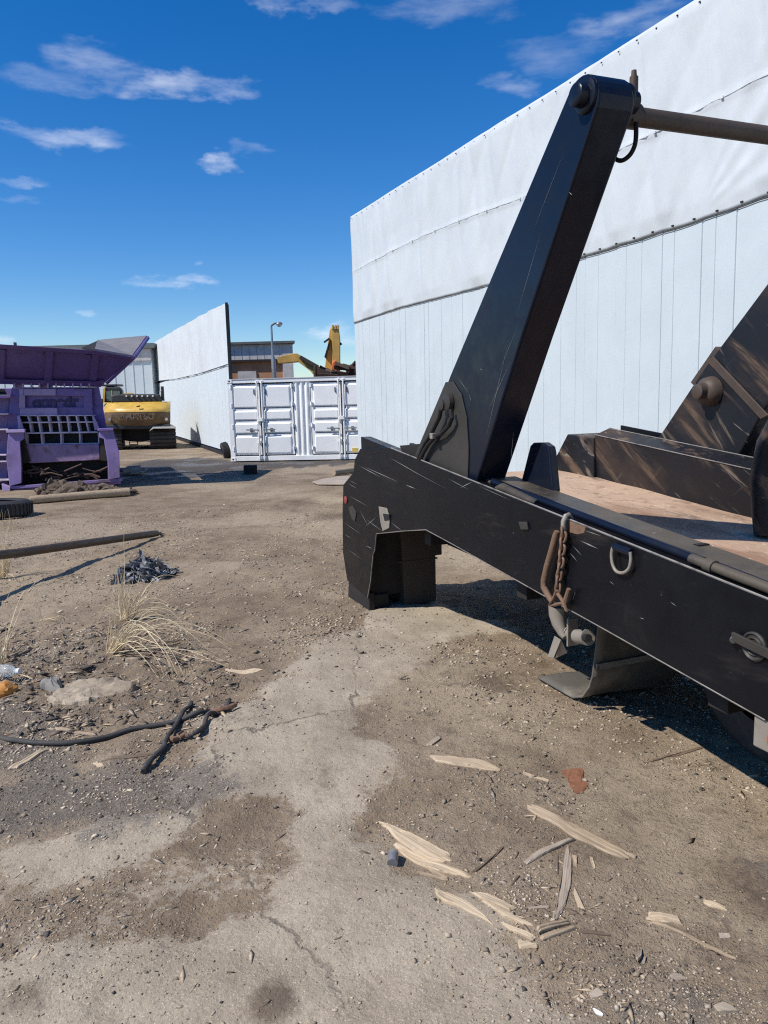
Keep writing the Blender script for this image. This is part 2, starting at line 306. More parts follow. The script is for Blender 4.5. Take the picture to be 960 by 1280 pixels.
# ------------------------------------------------------------------ ground
def fbm(x, y, s, o=4, seed=0.0):
    return mnoise.fractal(V((x*s+seed, y*s-seed, seed)), 1.0, 2.0, o)
def axis(fine0, fine1, step, far, g):
    a = list(np.arange(fine0, fine1, step)); s = step; x = a[-1]
    while x < far: s *= g; x += s; a.append(x)
    s = step; x = a[0]; pre = []
    while x > -far: s *= g; x -= s; pre.append(x)
    return np.array(pre[::-1]+a)
GX = axis(-4.2, 4.2, .035, 2500, 1.10); GY = axis(1.2, 9.0, .035, 2500, 1.10)
XX, YY = np.meshgrid(GX, GY); nx, ny = len(GX), len(GY)
def poly_px(pts): return np.array([gp(*p)[:2] for p in pts])
def sdist(poly, x, y):
    """signed distance, positive inside"""
    ins = np.zeros(x.shape, bool); dm = np.full(x.shape, 1e9); n = len(poly)
    for i in range(n):
        (x0, y0), (x1, y1) = poly[i], poly[(i+1) % n]
        c = ((y0 > y) != (y1 > y)) & (x < (x1-x0)*(y-y0)/((y1-y0) if abs(y1-y0) > 1e-12 else 1e-12)+x0); ins ^= c
        ex, ey = x1-x0, y1-y0; q = np.clip(((x-x0)*ex+(y-y0)*ey)/(ex*ex+ey*ey+1e-12), 0, 1)
        dm = np.minimum(dm, np.hypot(x-x0-q*ex, y-y0-q*ey))
    return np.where(ins, dm, -dm)
PC = poly_px([(500, 752), (560, 757), (640, 790), (560, 800), (490, 850), (462, 900), (466, 960), (476, 1020), (520, 1080), (600, 1165), (680, 1240), (760, 1330), (-60, 1345), (-40, 1215), (110, 1195), (235, 1180), (330, 1130), (358, 1085), (340, 1000), (225, 990), (262, 935), (300, 880), (360, 840), (430, 790), (455, 762)])
PC2 = poly_px([(-20, 1075), (60, 1045), (160, 1020), (250, 1010), (225, 1055), (150, 1100), (40, 1125)])
PC3 = poly_px([(330, 740), (460, 640), (420, 600), (330, 610), (260, 650), (210, 700), (250, 740)])
PC4 = poly_px([(-30, 800), (60, 700), (100, 720), (140, 790), (40, 820)])
PD = poly_px([(-40, 900), (60, 905), (170, 945), (260, 965), (300, 985), (220, 1010), (100, 1035), (-40, 1060)])
PD2 = poly_px([(1000, 1060), (940, 1080), (880, 1130), (820, 1200), (760, 1290), (1000, 1330)])
PD3 = poly_px([(60, 1140), (230, 1070), (330, 1050), (350, 1090), (260, 1130), (130, 1170), (-20, 1190), (-20, 1145)])
PW = poly_px([(150, 590), (170, 578), (240, 571), (300, 575), (380, 576), (450, 574), (440, 582), (350, 586), (280, 591), (200, 600), (150, 606)])
PLIT = poly_px([(-30, 790), (60, 780), (160, 790), (280, 840), (270, 900), (150, 905), (60, 915), (-30, 930)])
STAINS = [((338, 1258), (36, 34), 1.25), ((300, 1272), (20, 14), .3), ((30, 1250), (60, 44), .9), ((945, 1105), (44, 60), .7), ((900, 1180), (60, 40), .5), ((610, 850), (60, 16), .8), ((900, 955), (50, 14), .5), ((410, 975), (26, 30), .45), ((700, 1050), (40, 22), .3),
          ((150, 1150), (25, 16), .4), ((370, 630), (34, 8), .8), ((420, 645), (46, 7), .7), ((300, 640), (40, 5), .4), ((250, 700), (40, 9), .35), ((470, 600), (60, 8), .5), ((330, 605), (30, 5), .5), ((880, 985), (45, 12), .35), ((790, 1020), (50, 12), .35), ((345, 1020), (14, 60), .3)]
NB = np.array([[fbm(x, y, 1.6, 4) if (abs(x) < 14 and -2 < y < 30) else 0 for x in GX] for y in GY])
NS = np.array([[fbm(x, y, 7.0, 4, 5.0) if (abs(x) < 8 and 0 < y < 14) else 0 for x in GX] for y in GY])
def soft(sd, w, n=.14): return np.clip((sd + NB*n + NS*.05)/w + .5, 0, 1)
A_conc = np.maximum.reduce([soft(sdist(PC, XX, YY), .22, .2), .75*soft(sdist(PC2, XX, YY), .16), (.66*soft(sdist(PD3, XX, YY), .5, .3)), .28*soft(sdist(PC3, XX, YY), 1.2, .5), .25*soft(sdist(PC4, XX, YY), .6, .3)])
A_dark = np.maximum.reduce([soft(sdist(PD, XX, YY), .3, .3), .8*soft(sdist(PD2, XX, YY), .35, .35), .30*soft(sdist(PD3, XX, YY), .4, .3), .45*soft(sdist(PLIT, XX, YY), .5, .4)])
A_wet = soft(sdist(PW, XX, YY), 1.2, .8)
A_st = np.zeros_like(XX)
for (c, r, s) in STAINS:
    p0 = gp(*c); rx = abs(gp(c[0]+r[0], c[1]).x-p0.x); ry = abs(gp(c[0], c[1]-r[1]).y-p0.y)
    d = np.sqrt(((XX-p0.x)/rx)**2+((YY-p0.y)/ry)**2)+NB*.5+NS*.2
    A_st = np.maximum(A_st, s*np.clip(1.25-d, 0, 1))
near = np.clip((16-np.hypot(XX, YY-4))/8, 0, 1)
ZZ = near*(NB*.022 + NS*.013*(1-.8*A_conc) + A_conc*.012) + .010*soft(sdist(PLIT, XX, YY), .6, .3)*NS*3
FZ = {}
def gz(x, y):
    i = min(max(np.searchsorted(GX, x)-1, 0), nx-2); j = min(max(np.searchsorted(GY, y)-1, 0), ny-2)
    u = (x-GX[i])/(GX[i+1]-GX[i]); v = (y-GY[j])/(GY[j+1]-GY[j])
    return float((ZZ[j, i]*(1-u)+ZZ[j, i+1]*u)*(1-v)+(ZZ[j+1, i]*(1-u)+ZZ[j+1, i+1]*u)*v)
def samp(A, x, y):
    i = np.clip(np.searchsorted(GX, x)-1, 0, nx-1); j = np.clip(np.searchsorted(GY, y)-1, 0, ny-1); return A[j, i]
me = bpy.data.meshes.new('ground')
me.from_pydata(np.stack([XX.ravel(), YY.ravel(), ZZ.ravel()], 1).tolist(), [], [[j*nx+i, j*nx+i+1, (j+1)*nx+i+1, (j+1)*nx+i] for j in range(ny-1) for i in range(nx-1)])
for nm, A in (('concrete', A_conc), ('grit', A_dark), ('wet', A_wet), ('stain', A_st)):
    at = me.attributes.new(nm, 'FLOAT', 'POINT'); at.data.foreach_set('value', A.ravel().astype(np.float32))
me.polygons.foreach_set('use_smooth', [True]*len(me.polygons))
ground = bpy.data.objects.new('ground', me); COL.objects.link(ground); tag(ground, 'dry brown dirt yard with a worn concrete strip and dark gritty patches', 'ground', kind='structure')
gm = bpy.data.materials.new('yard_dirt'); gm.use_nodes = True; t = NT(gm.node_tree); t.t.nodes.clear()
out = t.n('ShaderNodeOutputMaterial'); p = t.n('ShaderNodeBsdfPrincipled'); t.L(p.outputs[0], out.inputs[0])
co = t.n('ShaderNodeTexCoord').outputs['Object']
def attr(nm): return t.n('ShaderNodeAttribute', attribute_name=nm).outputs['Fac']
big = t.noise(co, .35, 5, .6); mid = t.noise(co, 2.2, 6, .65); fine = t.noise(co, 28, 6, .7); grain = t.noise(co, 130, 4, .7); speck = t.noise(co, 75, 3, .6)
dirt = t.mix(t.ramp(mid, .3, .7), (.185, .133, .085), (.295, .222, .148))
dirt = t.mix(t.ramp(big, .44, .60), dirt, (.36, .282, .195))
dirt = t.mix(t.math('MULTIPLY', t.ramp(t.noise(co, 7, 6, .7), .5, .68), .55), dirt, (.15, .112, .078))
dirt = t.mix(t.math('MULTIPLY', t.ramp(fine, .5, .72), .55), dirt, (.135, .106, .08))
dirt = t.mix(t.math('MULTIPLY', t.ramp(grain, .62, .74), .7), dirt, (.55, .48, .38))
conc = t.mix(t.ramp(mid, .32, .7), (.305, .248, .178), (.415, .348, .258))
conc = t.mix(t.math('MULTIPLY', t.ramp(fine, .5, .7), .4), conc, (.20, .166, .128))
conc = t.mix(t.math('MULTIPLY', t.ramp(grain, .6, .72), .7), conc, (.64, .59, .505))
conc = t.mix(t.math('MULTIPLY', t.ramp(t.noise(co, 6, 5, .7), .6, .72), .35), conc, (.145, .115, .088))
grit = t.mix(t.ramp(fine, .35, .7), (.10, .086, .073), (.21, .18, .148))
grit = t.mix(t.math('MULTIPLY', t.ramp(speck, .62, .72), .8), grit, (.48, .42, .35))
brk = t.math('MULTIPLY', t.math('SUBTRACT', fine, .5), .9)
def cells(scale):
    v_ = t.n('ShaderNodeTexVoronoi', feature='F1'); v_.inputs['Scale'].default_value = scale; v_.inputs['Randomness'].default_value = 1
    wq = t.n('ShaderNodeMix', data_type='RGBA'); wq.inputs[0].default_value = .012; t.L(co, wq.inputs[6]); t.L(t.noise(co, 60, 3, .6, out='Color'), wq.inputs[7]); t.L(wq.outputs[2], v_.inputs['Vector'])
    sp_ = t.n('ShaderNodeSeparateColor'); t.L(v_.outputs['Color'], sp_.inputs[0]); return sp_.outputs[0], sp_.outputs[1], v_.outputs['Distance']
ra, rb, rd = cells(95.0); sa_, sb_, sd2 = cells(210.0)
stone = t.math('MULTIPLY', t.ramp(ra, .62, .70), t.ramp(rd, .30, .45, 1, 0)); stone2 = t.math('MULTIPLY', t.ramp(sa_, .55, .65), t.ramp(sd2, .32, .48, 1, 0))
clump = t.ramp(t.noise(co, 1.7, 5, .65), .36, .62)
stcol = t.mix(rb, (.10, .08, .06), (.56, .47, .35)); stcol2 = t.mix(sb_, (.10, .078, .056), (.50, .42, .31))
dirt = t.mix(t.math('MULTIPLY', stone2, t.math('MULTIPLY', clump, .8)), dirt, stcol2); dirt = t.mix(t.math('MULTIPLY', stone, t.math('MULTIPLY', clump, .85)), dirt, stcol)
grit = t.mix(t.math('MULTIPLY', stone2, .75), grit, stcol2); grit = t.mix(t.math('MULTIPLY', stone, .8), grit, stcol)
conc = t.mix(t.math('MULTIPLY', stone2, .8), conc, t.mix(sb_, (.16, .13, .095), (.66, .58, .46)))
conc = t.mix(t.math('MULTIPLY', stone, t.math('MULTIPLY', clump, .6)), conc, stcol)
brk2 = t.math('ADD', t.math('MULTIPLY', t.math('SUBTRACT', fine, .5), 1.5), t.math('MULTIPLY', t.math('SUBTRACT', t.noise(co, 9, 6, .7), .5), 1.1))
cm = t.ramp(t.math('ADD', attr('concrete'), brk2), .32, .68)
c = t.mix(cm, dirt, conc)
c = t.mix(t.math('MULTIPLY', t.ramp(t.math('ADD', attr('grit'), brk2), .3, .8), .85), c, grit)
c = t.mix(t.math('MULTIPLY', t.ramp(t.math('ADD', attr('stain'), t.math('MULTIPLY', brk2, .5)), .15, .85), .8), c, (.115, .083, .058))
wet = t.ramp(t.math('ADD', attr('wet'), t.math('MULTIPLY', t.math('SUBTRACT', mid, .5), .8)), .3, .7)
c = t.mix(t.math('MULTIPLY', wet, .85), c, (.065, .062, .062))
# cracks in the concrete
vor = t.n('ShaderNodeTexVoronoi', feature='DISTANCE_TO_EDGE'); vor.inputs['Scale'].default_value = .55
wp = t.n('ShaderNodeMix', data_type='RGBA'); wp.inputs[0].default_value = .25; t.L(co, wp.inputs[6]); t.L(t.noise(co, 2.4, 5, .65, out='Color'), wp.inputs[7]); t.L(wp.outputs[2], vor.inputs['Vector'])
crack = t.math('MULTIPLY', t.ramp(vor.outputs['Distance'], .001, .005, 1, 0), t.math('MULTIPLY', cm, t.ramp(mid, .42, .55)))
c = t.mix(t.math('MULTIPLY', crack, .6), c, (.07, .055, .045))
t.L(c, p.inputs['Base Color'])
t.L(t.ramp(t.math('MULTIPLY', wet, t.ramp(t.noise(co, .8, 3), .45, .6)), 0, 1, .92, .35), p.inputs['Roughness']); p.inputs['Specular IOR Level'].default_value = .25
hgt = t.math('ADD', t.math('MULTIPLY', fine, .6), t.math('ADD', t.math('MULTIPLY', grain, .22), t.math('MULTIPLY', speck, .3)))
hgt = t.math('SUBTRACT', hgt, t.math('MULTIPLY', crack, .5))
hgt = t.math('ADD', hgt, t.math('MULTIPLY', t.math('ADD', t.math('MULTIPLY', stone, .22), t.math('MULTIPLY', stone2, .10)), t.math('SUBTRACT', 1.0, t.math('MULTIPLY', cm, .7))))
b1 = t.n('ShaderNodeBump'); b1.inputs['Distance'].default_value = .03; t.L(hgt, b1.inputs['Height'])
t.L(t.math('SUBTRACT', .75, t.math('MULTIPLY', cm, .35)), b1.inputs['Strength'])
b2 = t.n('ShaderNodeBump'); b2.inputs['Distance'].default_value = .08; b2.inputs['Strength'].default_value = .35; t.L(t.noise(co, 5, 6, .65), b2.inputs['Height'])
t.L(b2.outputs[0], b1.inputs['Normal']); t.L(b1.outputs[0], p.inputs['Normal'])
me.materials.append(gm)

# ------------------------------------------------------------------ scattered grit, pebbles and chips (uncountable)
def scatter(name, mats, pos, size, flat, label, cat, aspect=(1, 1), probs=None, lift=.25):
    n = len(pos); base = np.array([[1, 0, 0], [0, 1, 0], [-1, 0, 0], [0, -1, 0], [.0, 0, 1], [0, 0, -1]], float)
    tri = np.array([[0, 1, 4], [1, 2, 4], [2, 3, 4], [3, 0, 4], [1, 0, 5], [2, 1, 5], [3, 2, 5], [0, 3, 5]])
    v = np.repeat(base[None], n, 0) + RNG.uniform(-.38, .38, (n, 6, 3))*np.array([1, 1, .5])
    asp = RNG.uniform(aspect[0], aspect[1], n)
    v[:, :, 0] *= (size*asp)[:, None]; v[:, :, 1] *= size[:, None]; v[:, :, 2] *= (size*flat)[:, None]
    a = RNG.uniform(0, 2*pi, n); ca, sa = np.cos(a)[:, None], np.sin(a)[:, None]
    x = v[:, :, 0]*ca-v[:, :, 1]*sa; y = v[:, :, 0]*sa+v[:, :, 1]*ca
    tl = RNG.normal(0, .12, n)[:, None]
    z = v[:, :, 2] + x*tl
    zz = np.array([gz(px, py) for px, py in pos])
    vv = np.stack([x+pos[:, 0:1], y+pos[:, 1:2], z+(zz+size*flat*lift)[:, None]], 2).reshape(-1, 3)
    ff = (tri[None]+(np.arange(n)*6)[:, None, None]).reshape(-1, 3)
    m = bpy.data.meshes.new(name); m.vertices.add(len(vv)); m.vertices.foreach_set('co', vv.ravel())
    m.loops.add(ff.size); m.loops.foreach_set('vertex_index', ff.ravel().astype(np.int32))
    m.polygons.add(len(ff)); m.polygons.foreach_set('loop_start', np.arange(0, ff.size, 3, dtype=np.int32))
    for q in mats: m.materials.append(q)
    mi = RNG.choice(len(mats), n, p=probs); m.polygons.foreach_set('material_index', np.repeat(mi, 8).astype(np.int32))
    m.update(calc_edges=True); m.validate()
    o = bpy.data.objects.new(name, m); COL.objects.link(o); return tag(o, label, cat, kind='stuff')
def candidates(n, x0=-4.6, x1=4.2, y0=1.6, y1=13):
    # even per square metre near by, thinning with distance
    y = y0*np.exp(RNG.uniform(0, math.log(y1/y0), n)); x = RNG.uniform(-.62, .62, n)*y*1.0
    return np.stack([x, y], 1)
c = candidates(120000); cc = samp(A_conc, c[:, 0], c[:, 1]); cg = samp(A_dark, c[:, 0], c[:, 1])
cl = np.array([fbm(x, y, 1.1, 4, 3.3) for x, y in c])
keep = RNG.uniform(0, 1, len(c)) < np.clip((.36 + 1.1*cl)*(1-.75*cc) + .42*cg, .04, 1)
pos = c[keep]; sz = .0016*np.exp(RNG.normal(0, .5, len(pos)))*np.clip(pos[:, 1]/2.6, .8, 2.2)*1.75; sz = np.clip(sz, .001, .016)
scatter('gravel', [m_pebble, m_pebble2, m_pebble3], pos, sz, .6, 'fine pale and brown grit strewn over the dirt yard', 'gravel', (1, 1.6), [.36, .44, .2])
c = candidates(5200); cl = np.array([fbm(x, y, .9, 4, 8.1) for x, y in c]); cc = samp(A_conc, c[:, 0], c[:, 1])
keep = RNG.uniform(0, 1, len(c)) < np.clip((.35+1.3*cl)*(1-.85*cc), .015, 1); pos = c[keep]
sz = np.clip(.0065*np.exp(RNG.normal(0, .42, len(pos)))*np.clip(pos[:, 1]/4, .8, 1.6), .003, .026)
scatter('pebbles', [m_pebble, m_pebble2], pos, sz, .62, 'small loose stones lying about the dirt yard', 'pebbles', (1, 1.5), [.5, .5])
c = candidates(16000); cl = np.array([fbm(x, y, 1.3, 4, 14.7) for x, y in c]); cc = samp(A_conc, c[:, 0], c[:, 1]); lit = np.clip(sdist(PLIT, c[:, 0], c[:, 1])*3+.6, 0, 1); g3 = np.clip(sdist(PD3, c[:, 0], c[:, 1])*5+.6, 0, 1)
keep = RNG.uniform(0, 1, len(c)) < np.clip((.10+.9*cl)*(1-.85*cc)+.7*lit+.55*g3, .02, 1); pos = c[keep]
sz = np.clip(.0042*np.exp(RNG.normal(0, .45, len(pos)))*np.clip(pos[:, 1]/3, .8, 1.8), .002, .014)
scatter('wood_chips', [m_pale, m_wood, m_darkwood, m_greywood], pos, sz, .25, 'small splinters and chips of wood littering the dirt', 'wood chips', (1.6, 5.5), [.34, .26, .22, .18])
# ------------------------------------------------------------------ skip loader truck
TK = Plane(gp(460, 764), -22.0)
def T(px, py, n=0.0): return TK.P(*TK.tz(px, py, n), n)
def top(tt): return 1.355+.108*(tt+.545)                 # height of the rail top along the truck
truck = thing('skip_loader', TK.o, 'black skip loader truck bed with two raised lifting arms and chained side rail', 'truck')
FAR = 2.32
TEND = -5.6
def tzl(pts, n=0.0): return [TK.tz(px, py, n) for px, py in pts]
outline = tzl([(434, 726), (428.5, 690), (428, 640), (429, 606), (442, 590), (443, 575), (450, 561), (483, 559)])
outline += [(-.56, top(-.56)), (-2.2, top(-2.2)), (-3.83, top(-3.83)), (TEND, top(TEND))]
b0 = TK.tz(956, 900); b1 = TK.tz(677, 743); sl = (b0[1]-b1[1])/(b0[0]-b1[0])
outline += [(TEND, b0[1]+sl*(TEND-b0[0])), b0] + tzl([(750, 783.5), (677, 743), (567, 681), (532, 662), (505, 663.5), (470, 667), (468, 688), (466, 692), (462.5, 728), (459, 747)])
sp = MB(); pts = [TK.P(a, b, 0) for a, b in outline]; sp.prism(pts, TK.N*.018)
def scratch(mb, a, b, wpx=.8, n=-.0012, mi=1):
    (t0, z0), (t1, z1) = TK.tz(*a), TK.tz(*b); d = V((t1-t0, z1-z0)); k = V((-d.y, d.x)).normalized()*.0017*wpx
    q = [(t0, z0), ((t0+t1)/2+k.x, (z0+z1)/2+k.y), (t1, z1), ((t0+t1)/2-k.x, (z0+z1)/2-k.y)]
    mb.add([TK.P(u, v, n) for u, v in q], [[0, 1, 2, 3]], mi)
for a, b, wd in [((449, 582), (477, 597), 1.6), ((455, 583), (499, 603), 1.5), ((507, 606), (520, 611), 1.8), ((487, 572), (528, 595), 1.2), ((435, 604), (447, 611), 1), ((437, 620), (460, 633), 1), ((430, 653), (452, 668), .9), ((450, 638), (460, 657), 1.5), ((457, 658), (471, 646), 1.2), ((458, 649), (478, 664), 1.2), ((457, 682), (466, 686), 1.5), ((434, 686), (452, 699), .8), ((489, 653), (503, 664), 1.3), ((575, 610), (591, 602), 1.2), ((598, 607), (640, 626), .7), ((560, 598), (586, 612), .8), ((431, 668), (440, 673), .8), ((436, 600), (448, 606), .7), ((505, 583), (560, 612), .5), ((838, 752), (846, 758), .8), ((762, 726), (768, 731), .8), ((800, 772), (806, 774), 1), ((726, 676), (748, 686), 1.8), ((731, 663), (752, 670), 1.0), ((712, 690), (722, 702), 1), ((716, 682), (728, 695), .8), ((719, 740), (716, 752), 1.2)]:
    scratch(sp, a, b, wd)
for k in range(0):                                      # fine rubbing marks along the plate
    x = random.uniform(445, 930); y0, y1 = TK.tz(x, 0)[0], 0; tt = TK.tz(x, 700)[0]; z = top(tt)-random.uniform(.03, .34); ln = random.uniform(.03, .16); sgn = random.uniform(-.35, .1)
    if z < top(tt)-.36 or tt > .3: continue
    sp.add([TK.P(tt, z, -.0011), TK.P(tt-ln/2, z+ln*sgn/2+.0008, -.0011), TK.P(tt-ln, z+ln*sgn, -.0011), TK.P(tt-ln/2, z+ln*sgn/2-.0008, -.0011)], [[0, 1, 2, 3]], 1)
sp.build('side_panel', [m_black, m_scr], truck, bevel=.004)
# bare edges: along the rail top and the cut-out
ed = MB()
def run(pts, r, n, dz=0):
    ed.tube([TK.P(a, b+dz, n) for a, b in pts], r, 6)
run([(-.56, top(-.56)), (-2.2, top(-2.2)), (-3.83, top(-3.83)), (TEND, top(TEND))], .0045, .004, .002)
run(tzl([(956, 900), (750, 783.5), (677, 743), (567, 681), (532, 662), (505, 663.5), (470, 667), (468, 688), (466, 692), (462.5, 728), (459, 747)]), .0038, .003, -.001)
ed.build('panel_edge', m_edge, truck)
# rear leg below and behind the plate
def leg(n0, sgn, nm='stabilizer_leg'):
    g = MB(); N = lambda a: n0+sgn*a
    g.prism([TK.P(*TK.tz(434, 722), N(.012)), TK.P(*TK.tz(459, 742), N(.012)), TK.P(-.0, 0.002, N(.012)), TK.P(.52, .002, N(.012)), ], TK.N*sgn*.05)
    a = TK.P
    g.prism([a(.06, .10, N(.02)), a(.06, .10, N(.36)), a(.06, .84, N(.36)), a(.06, .84, N(.02))], TK.D*.42)
    g.prism([a(.03, .01, N(.065)), a(.03, .01, N(.20)), a(.03, .12, N(.20)), a(.03, .12, N(.065))], TK.D*.45)
    o = g.build(nm, m_dark, truck, bevel=.006)
    g = MB()
    g.prism([a(0, .004, N(.33)), a(-.0, .004, N(.62)), a(.0, .40, N(.62)), a(0, .40, N(.68)), a(0, .85, N(.68)), a(0, .85, N(.27)), a(0, .55, N(.31))], TK.D*.46)
    g.prism([a(-.004, .37, N(.27)), a(-.004, .37, N(.64)), a(-.004, .385, N(.64)), a(-.004, .385, N(.27))], TK.D*.02)
    g.build('foot_box', m_foot, o, bevel=.008)
leg(0, 1); leg(FAR, -1)
# rail top: strip, round bar, inner wall
rt = MB()
def strip(n0, n1, dz, th, t0, t1, mb):
    mb.prism([TK.P(t0, top(t0)+dz, n0), TK.P(t1, top(t1)+dz, n0), TK.P(t1, top(t1)+dz, n1), TK.P(t0, top(t0)+dz, n1)], V((0, 0, -th)))
strip(.02, .105, -.012, .30, .1, TEND, rt)
rt.build('rail_channel', m_black, truck, bevel=.004)
rt = MB(); strip(.107, .33, .0, .06, -1.72, TEND, rt)
for tt in (-3.30, -3.62): pass
rt.build('rail_ledge', m_railtop, truck, bevel=.012)
rt = MB(); strip(.31, .345, -.03, .36, -.2, TEND, rt); rt.build('inner_rail_wall', m_worn, truck, bevel=.004)
bar = MB(); bar.tube([TK.P(tt, top(tt)+.004, .10) for tt in (-1.85, -2.6, -3.4, -4.2, TEND)], .021, 12); bar.build('round_bar', m_navy, truck, smooth=True)
slot = MB(); q = TK.tz(880, 686, .30); slot.obox(TK.P(q[0], top(q[0])+.0025, .285), TK.D*.016, TK.N*.03, V((0, 0, .002))); slot.build('slot', m_void, truck)
# hinge tube near frame edge on the ledge
hg = MB(); hg.cyl(TK.P(-3.42, top(-3.42)+.012, .07), TK.P(-3.9, top(-3.9)+.012, .07), .02); hg.cyl(TK.P(-3.50, top(-3.5)+.012, .07), TK.P(-3.54, top(-3.54)+.012, .07), .027); hg.build('hinge_tube', m_railtop, truck, smooth=True)
# deck, sunk between the rails
dk = MB()
def deckz(tt): return .925+.085*(tt+1.4)
def deckpt(u, v):
    tt = .1+(TEND-.1)*u; n = .345+(1.93-.345)*v
    return TK.P(tt, deckz(tt)+.012*mnoise.noise(V((tt*2.2, n*2.2, 1)))+.03*max(0, v-.8)*5*.25, n)
dk.grid(deckpt, 60, 20)
dk.build('load_deck', m_deckrust, truck, smooth=True)
# low steel plates and ramp on the deck, at the right
db = MB(); n_ = 1.0
db.prism([TK.P(-3.1, deckz(-3.1)+.02, .36), TK.P(-4.6, deckz(-4.6)+.02, .36), TK.P(-4.6, deckz(-4.6)+.02, 1.5), TK.P(-3.2, deckz(-3.2)+.02, .9)], V((0, 0, .03)))
db.build('deck_plate', m_railtop, truck, bevel=.006)
# upright lug on the inner rail
lug = MB(); lp = tzl([(657, 600), (668, 557), (672, 553), (684, 553), (691, 558), (692.5, 566), (697, 613), (690, 640), (650, 640)], .33); lug.prism([TK.P(a, b, .30) for a, b in lp], TK.N*.05)
lug.build('upright_lug', m_navy, truck, bevel=.008)
# small round bollard bar behind the arm foot
rb = MB(); rb.tube([T(622, 612, .08), T(628, 609.5, .08), T(672, 630, .08)], [.022, .026, .024], 12); rb.build('grab_bar', m_railtop, truck, smooth=True)
# far rail: sloping inner plate with end cap
fr = MB()
def frp(tt, n, z): return TK.P(tt, z, n)
ends = [-.42, TEND]
fr.prism([frp(-.42, 1.9, top(-.42)), frp(-.42, 1.93, deckz(-.42)-.1), frp(-.42, 2.04, deckz(-.42)-.1), frp(-.42, 2.04, top(-.42)+.05)], TK.D*(TEND+.42)+V((0, 0, top(TEND)-top(-.42))))
fr.build('far_rail', m_worn, truck, bevel=.006)
fr = MB(); fr.prism([frp(.12, 1.80, 1.01), frp(-.18, 1.80, 1.37), frp(-.42, 1.89, 1.345), frp(-.43, 1.89, .9), frp(.12, 1.84, .9)], TK.N*.33); fr.build('rail_end_plate', m_worn, truck, bevel=.006)
fr = MB(); fr.tube([frp(-.42, 1.897, top(-.42)+.002), frp(TEND, 1.897, top(TEND)+.002)], .004, 6); fr.tube([frp(-.43, 2.04, top(-.43)+.052), frp(TEND, 2.04, top(TEND)+.052)], .004, 6); fr.build('rail_edge', m_edge, truck)
fr = MB(); fr.prism([frp(-.2, FAR+.02, top(-.2)+.035), frp(TEND, FAR+.02, top(TEND)+.035), frp(TEND, FAR+.02, .5), frp(-.2, FAR+.02, .7)], TK.N*.02); fr.build('far_side_panel', m_black, truck, bevel=.004)
# chassis below, plus added light blockers
ch = MB()
for n0 in (.62, 1.36): ch.prism([TK.P(.3, .55, n0), TK.P(.3, deckz(.3)-.03, n0), TK.P(TEND, deckz(TEND)-.03, n0), TK.P(TEND, .30, n0)], TK.N*.10)
for tt in (.25, -1.0, -2.2, -3.6, -5.2): ch.prism([TK.P(tt, deckz(tt)-.26, .1), TK.P(tt, deckz(tt)-.06, .1), TK.P(tt, deckz(tt)-.06, 2.1), TK.P(tt, deckz(tt)-.26, 2.1)], TK.D*.1)
ch.prism([TK.P(-2.55, .50, .45), TK.P(TEND, .36, .45), TK.P(TEND, .36, 2.0), TK.P(-2.55, .50, 2.0)], V((0, 0, .05)))  # unseen belly sheet added to keep skylight out from under the truck
for a_, b_ in ((-.9, -2.4), (-3.8, -5.3)): ch.prism([TK.P(a_, .22, 1.9), TK.P(b_, .18, 1.9), TK.P(b_, .7, 1.9), TK.P(a_, .75, 1.9)], TK.N*.38)  # unseen far-side boxes added to shut out light from behind
ch.build('chassis_and_sky_blockers', m_dark, truck, bevel=.004)
# arms
def arm(n0, n1, label, inner, nm='lift_arm', am=None):
    am = m_worn if inner else m_navy
    s = 1 if n1 > n0 else -1
    C = V((-2.705, 2.955)); R = .125
    L0 = V((-.95, 1.12)); # left edge foot
    pts = [(-.86, 1.20), (-1.414, 1.835)]
    # left edge runs up to the round end
    d1 = V((-2.612+1.414, 2.99-1.835)).normalized()
    a0 = math.atan2(d1.x, -d1.y)
    for k in range(13):
        a = radians(42)+radians(k*(158/12.0)); pts.append((C.x+R*cos(a)*1, C.y+R*sin(a)))
    pts += [(-2.23, 2.0), (-1.735, 1.2), (-1.72, .98), (-.80, 1.02)]
    m = MB(); m.prism([TK.P(a, b, n0) for a, b in pts], TK.N*(n1-n0))
    o = m.build(nm, am, truck, bevel=.012, seg=3)
    if label: o['label'] = label
    # gusset plate round the lower hinge
    for nn, dirn in (((n0, -s), (n1, s)) if not inner else ((n1, s),)):
        g = MB(); gpts = [(-.83, 1.26), (-1.37, 1.80), (-1.47, 1.80), (-1.575, 1.72), (-1.64, 1.58), (-1.66, 1.40), (-1.645, 1.22), (-1.64, 1.15), (-.85, 1.19)]
        g.prism([TK.P(a, b, nn) for a, b in gpts], TK.N*dirn*.008)
        g.build('gusset_plate', m_dusty if not inner else m_worn, o, bevel=.004)
    for nn, dirn in ((n0, -s), (n1, s)):
        g = MB(); b = TK.P(C.x-.045, C.y+.025, nn); ax = TK.N*dirn
        g.lathe(b, ax, [(0, 0), (0, .075), (.012, .073), (.02, .055), (.02, .05), (.06, .048), (.066, .04), (.066, 0)], 26)
        g.build('pivot_pin', m_navy, o, smooth=True)
    return o
near_arm = arm(.05, .245, 'near lifting arm with hose clip at its foot', False)
sm_ = MB()
for a, b, wd in [((596, 556), (626, 425), .45), ((600, 515), (628, 452), .5), ((634, 400), (668, 280), .35), ((655, 290), (695, 185), .3), ((612, 470), (640, 400), .3), ((700, 239), (704, 243), 1.2), ((591, 461), (593, 463), 1.4), ((562, 470), (577, 492), .8), ((577, 492), (580, 503), .9), ((628, 585), (632, 540), .3)]: scratch(sm_, a, b, wd, .0485, 0)
sm_.build('paint_scratch', m_scr, near_arm)
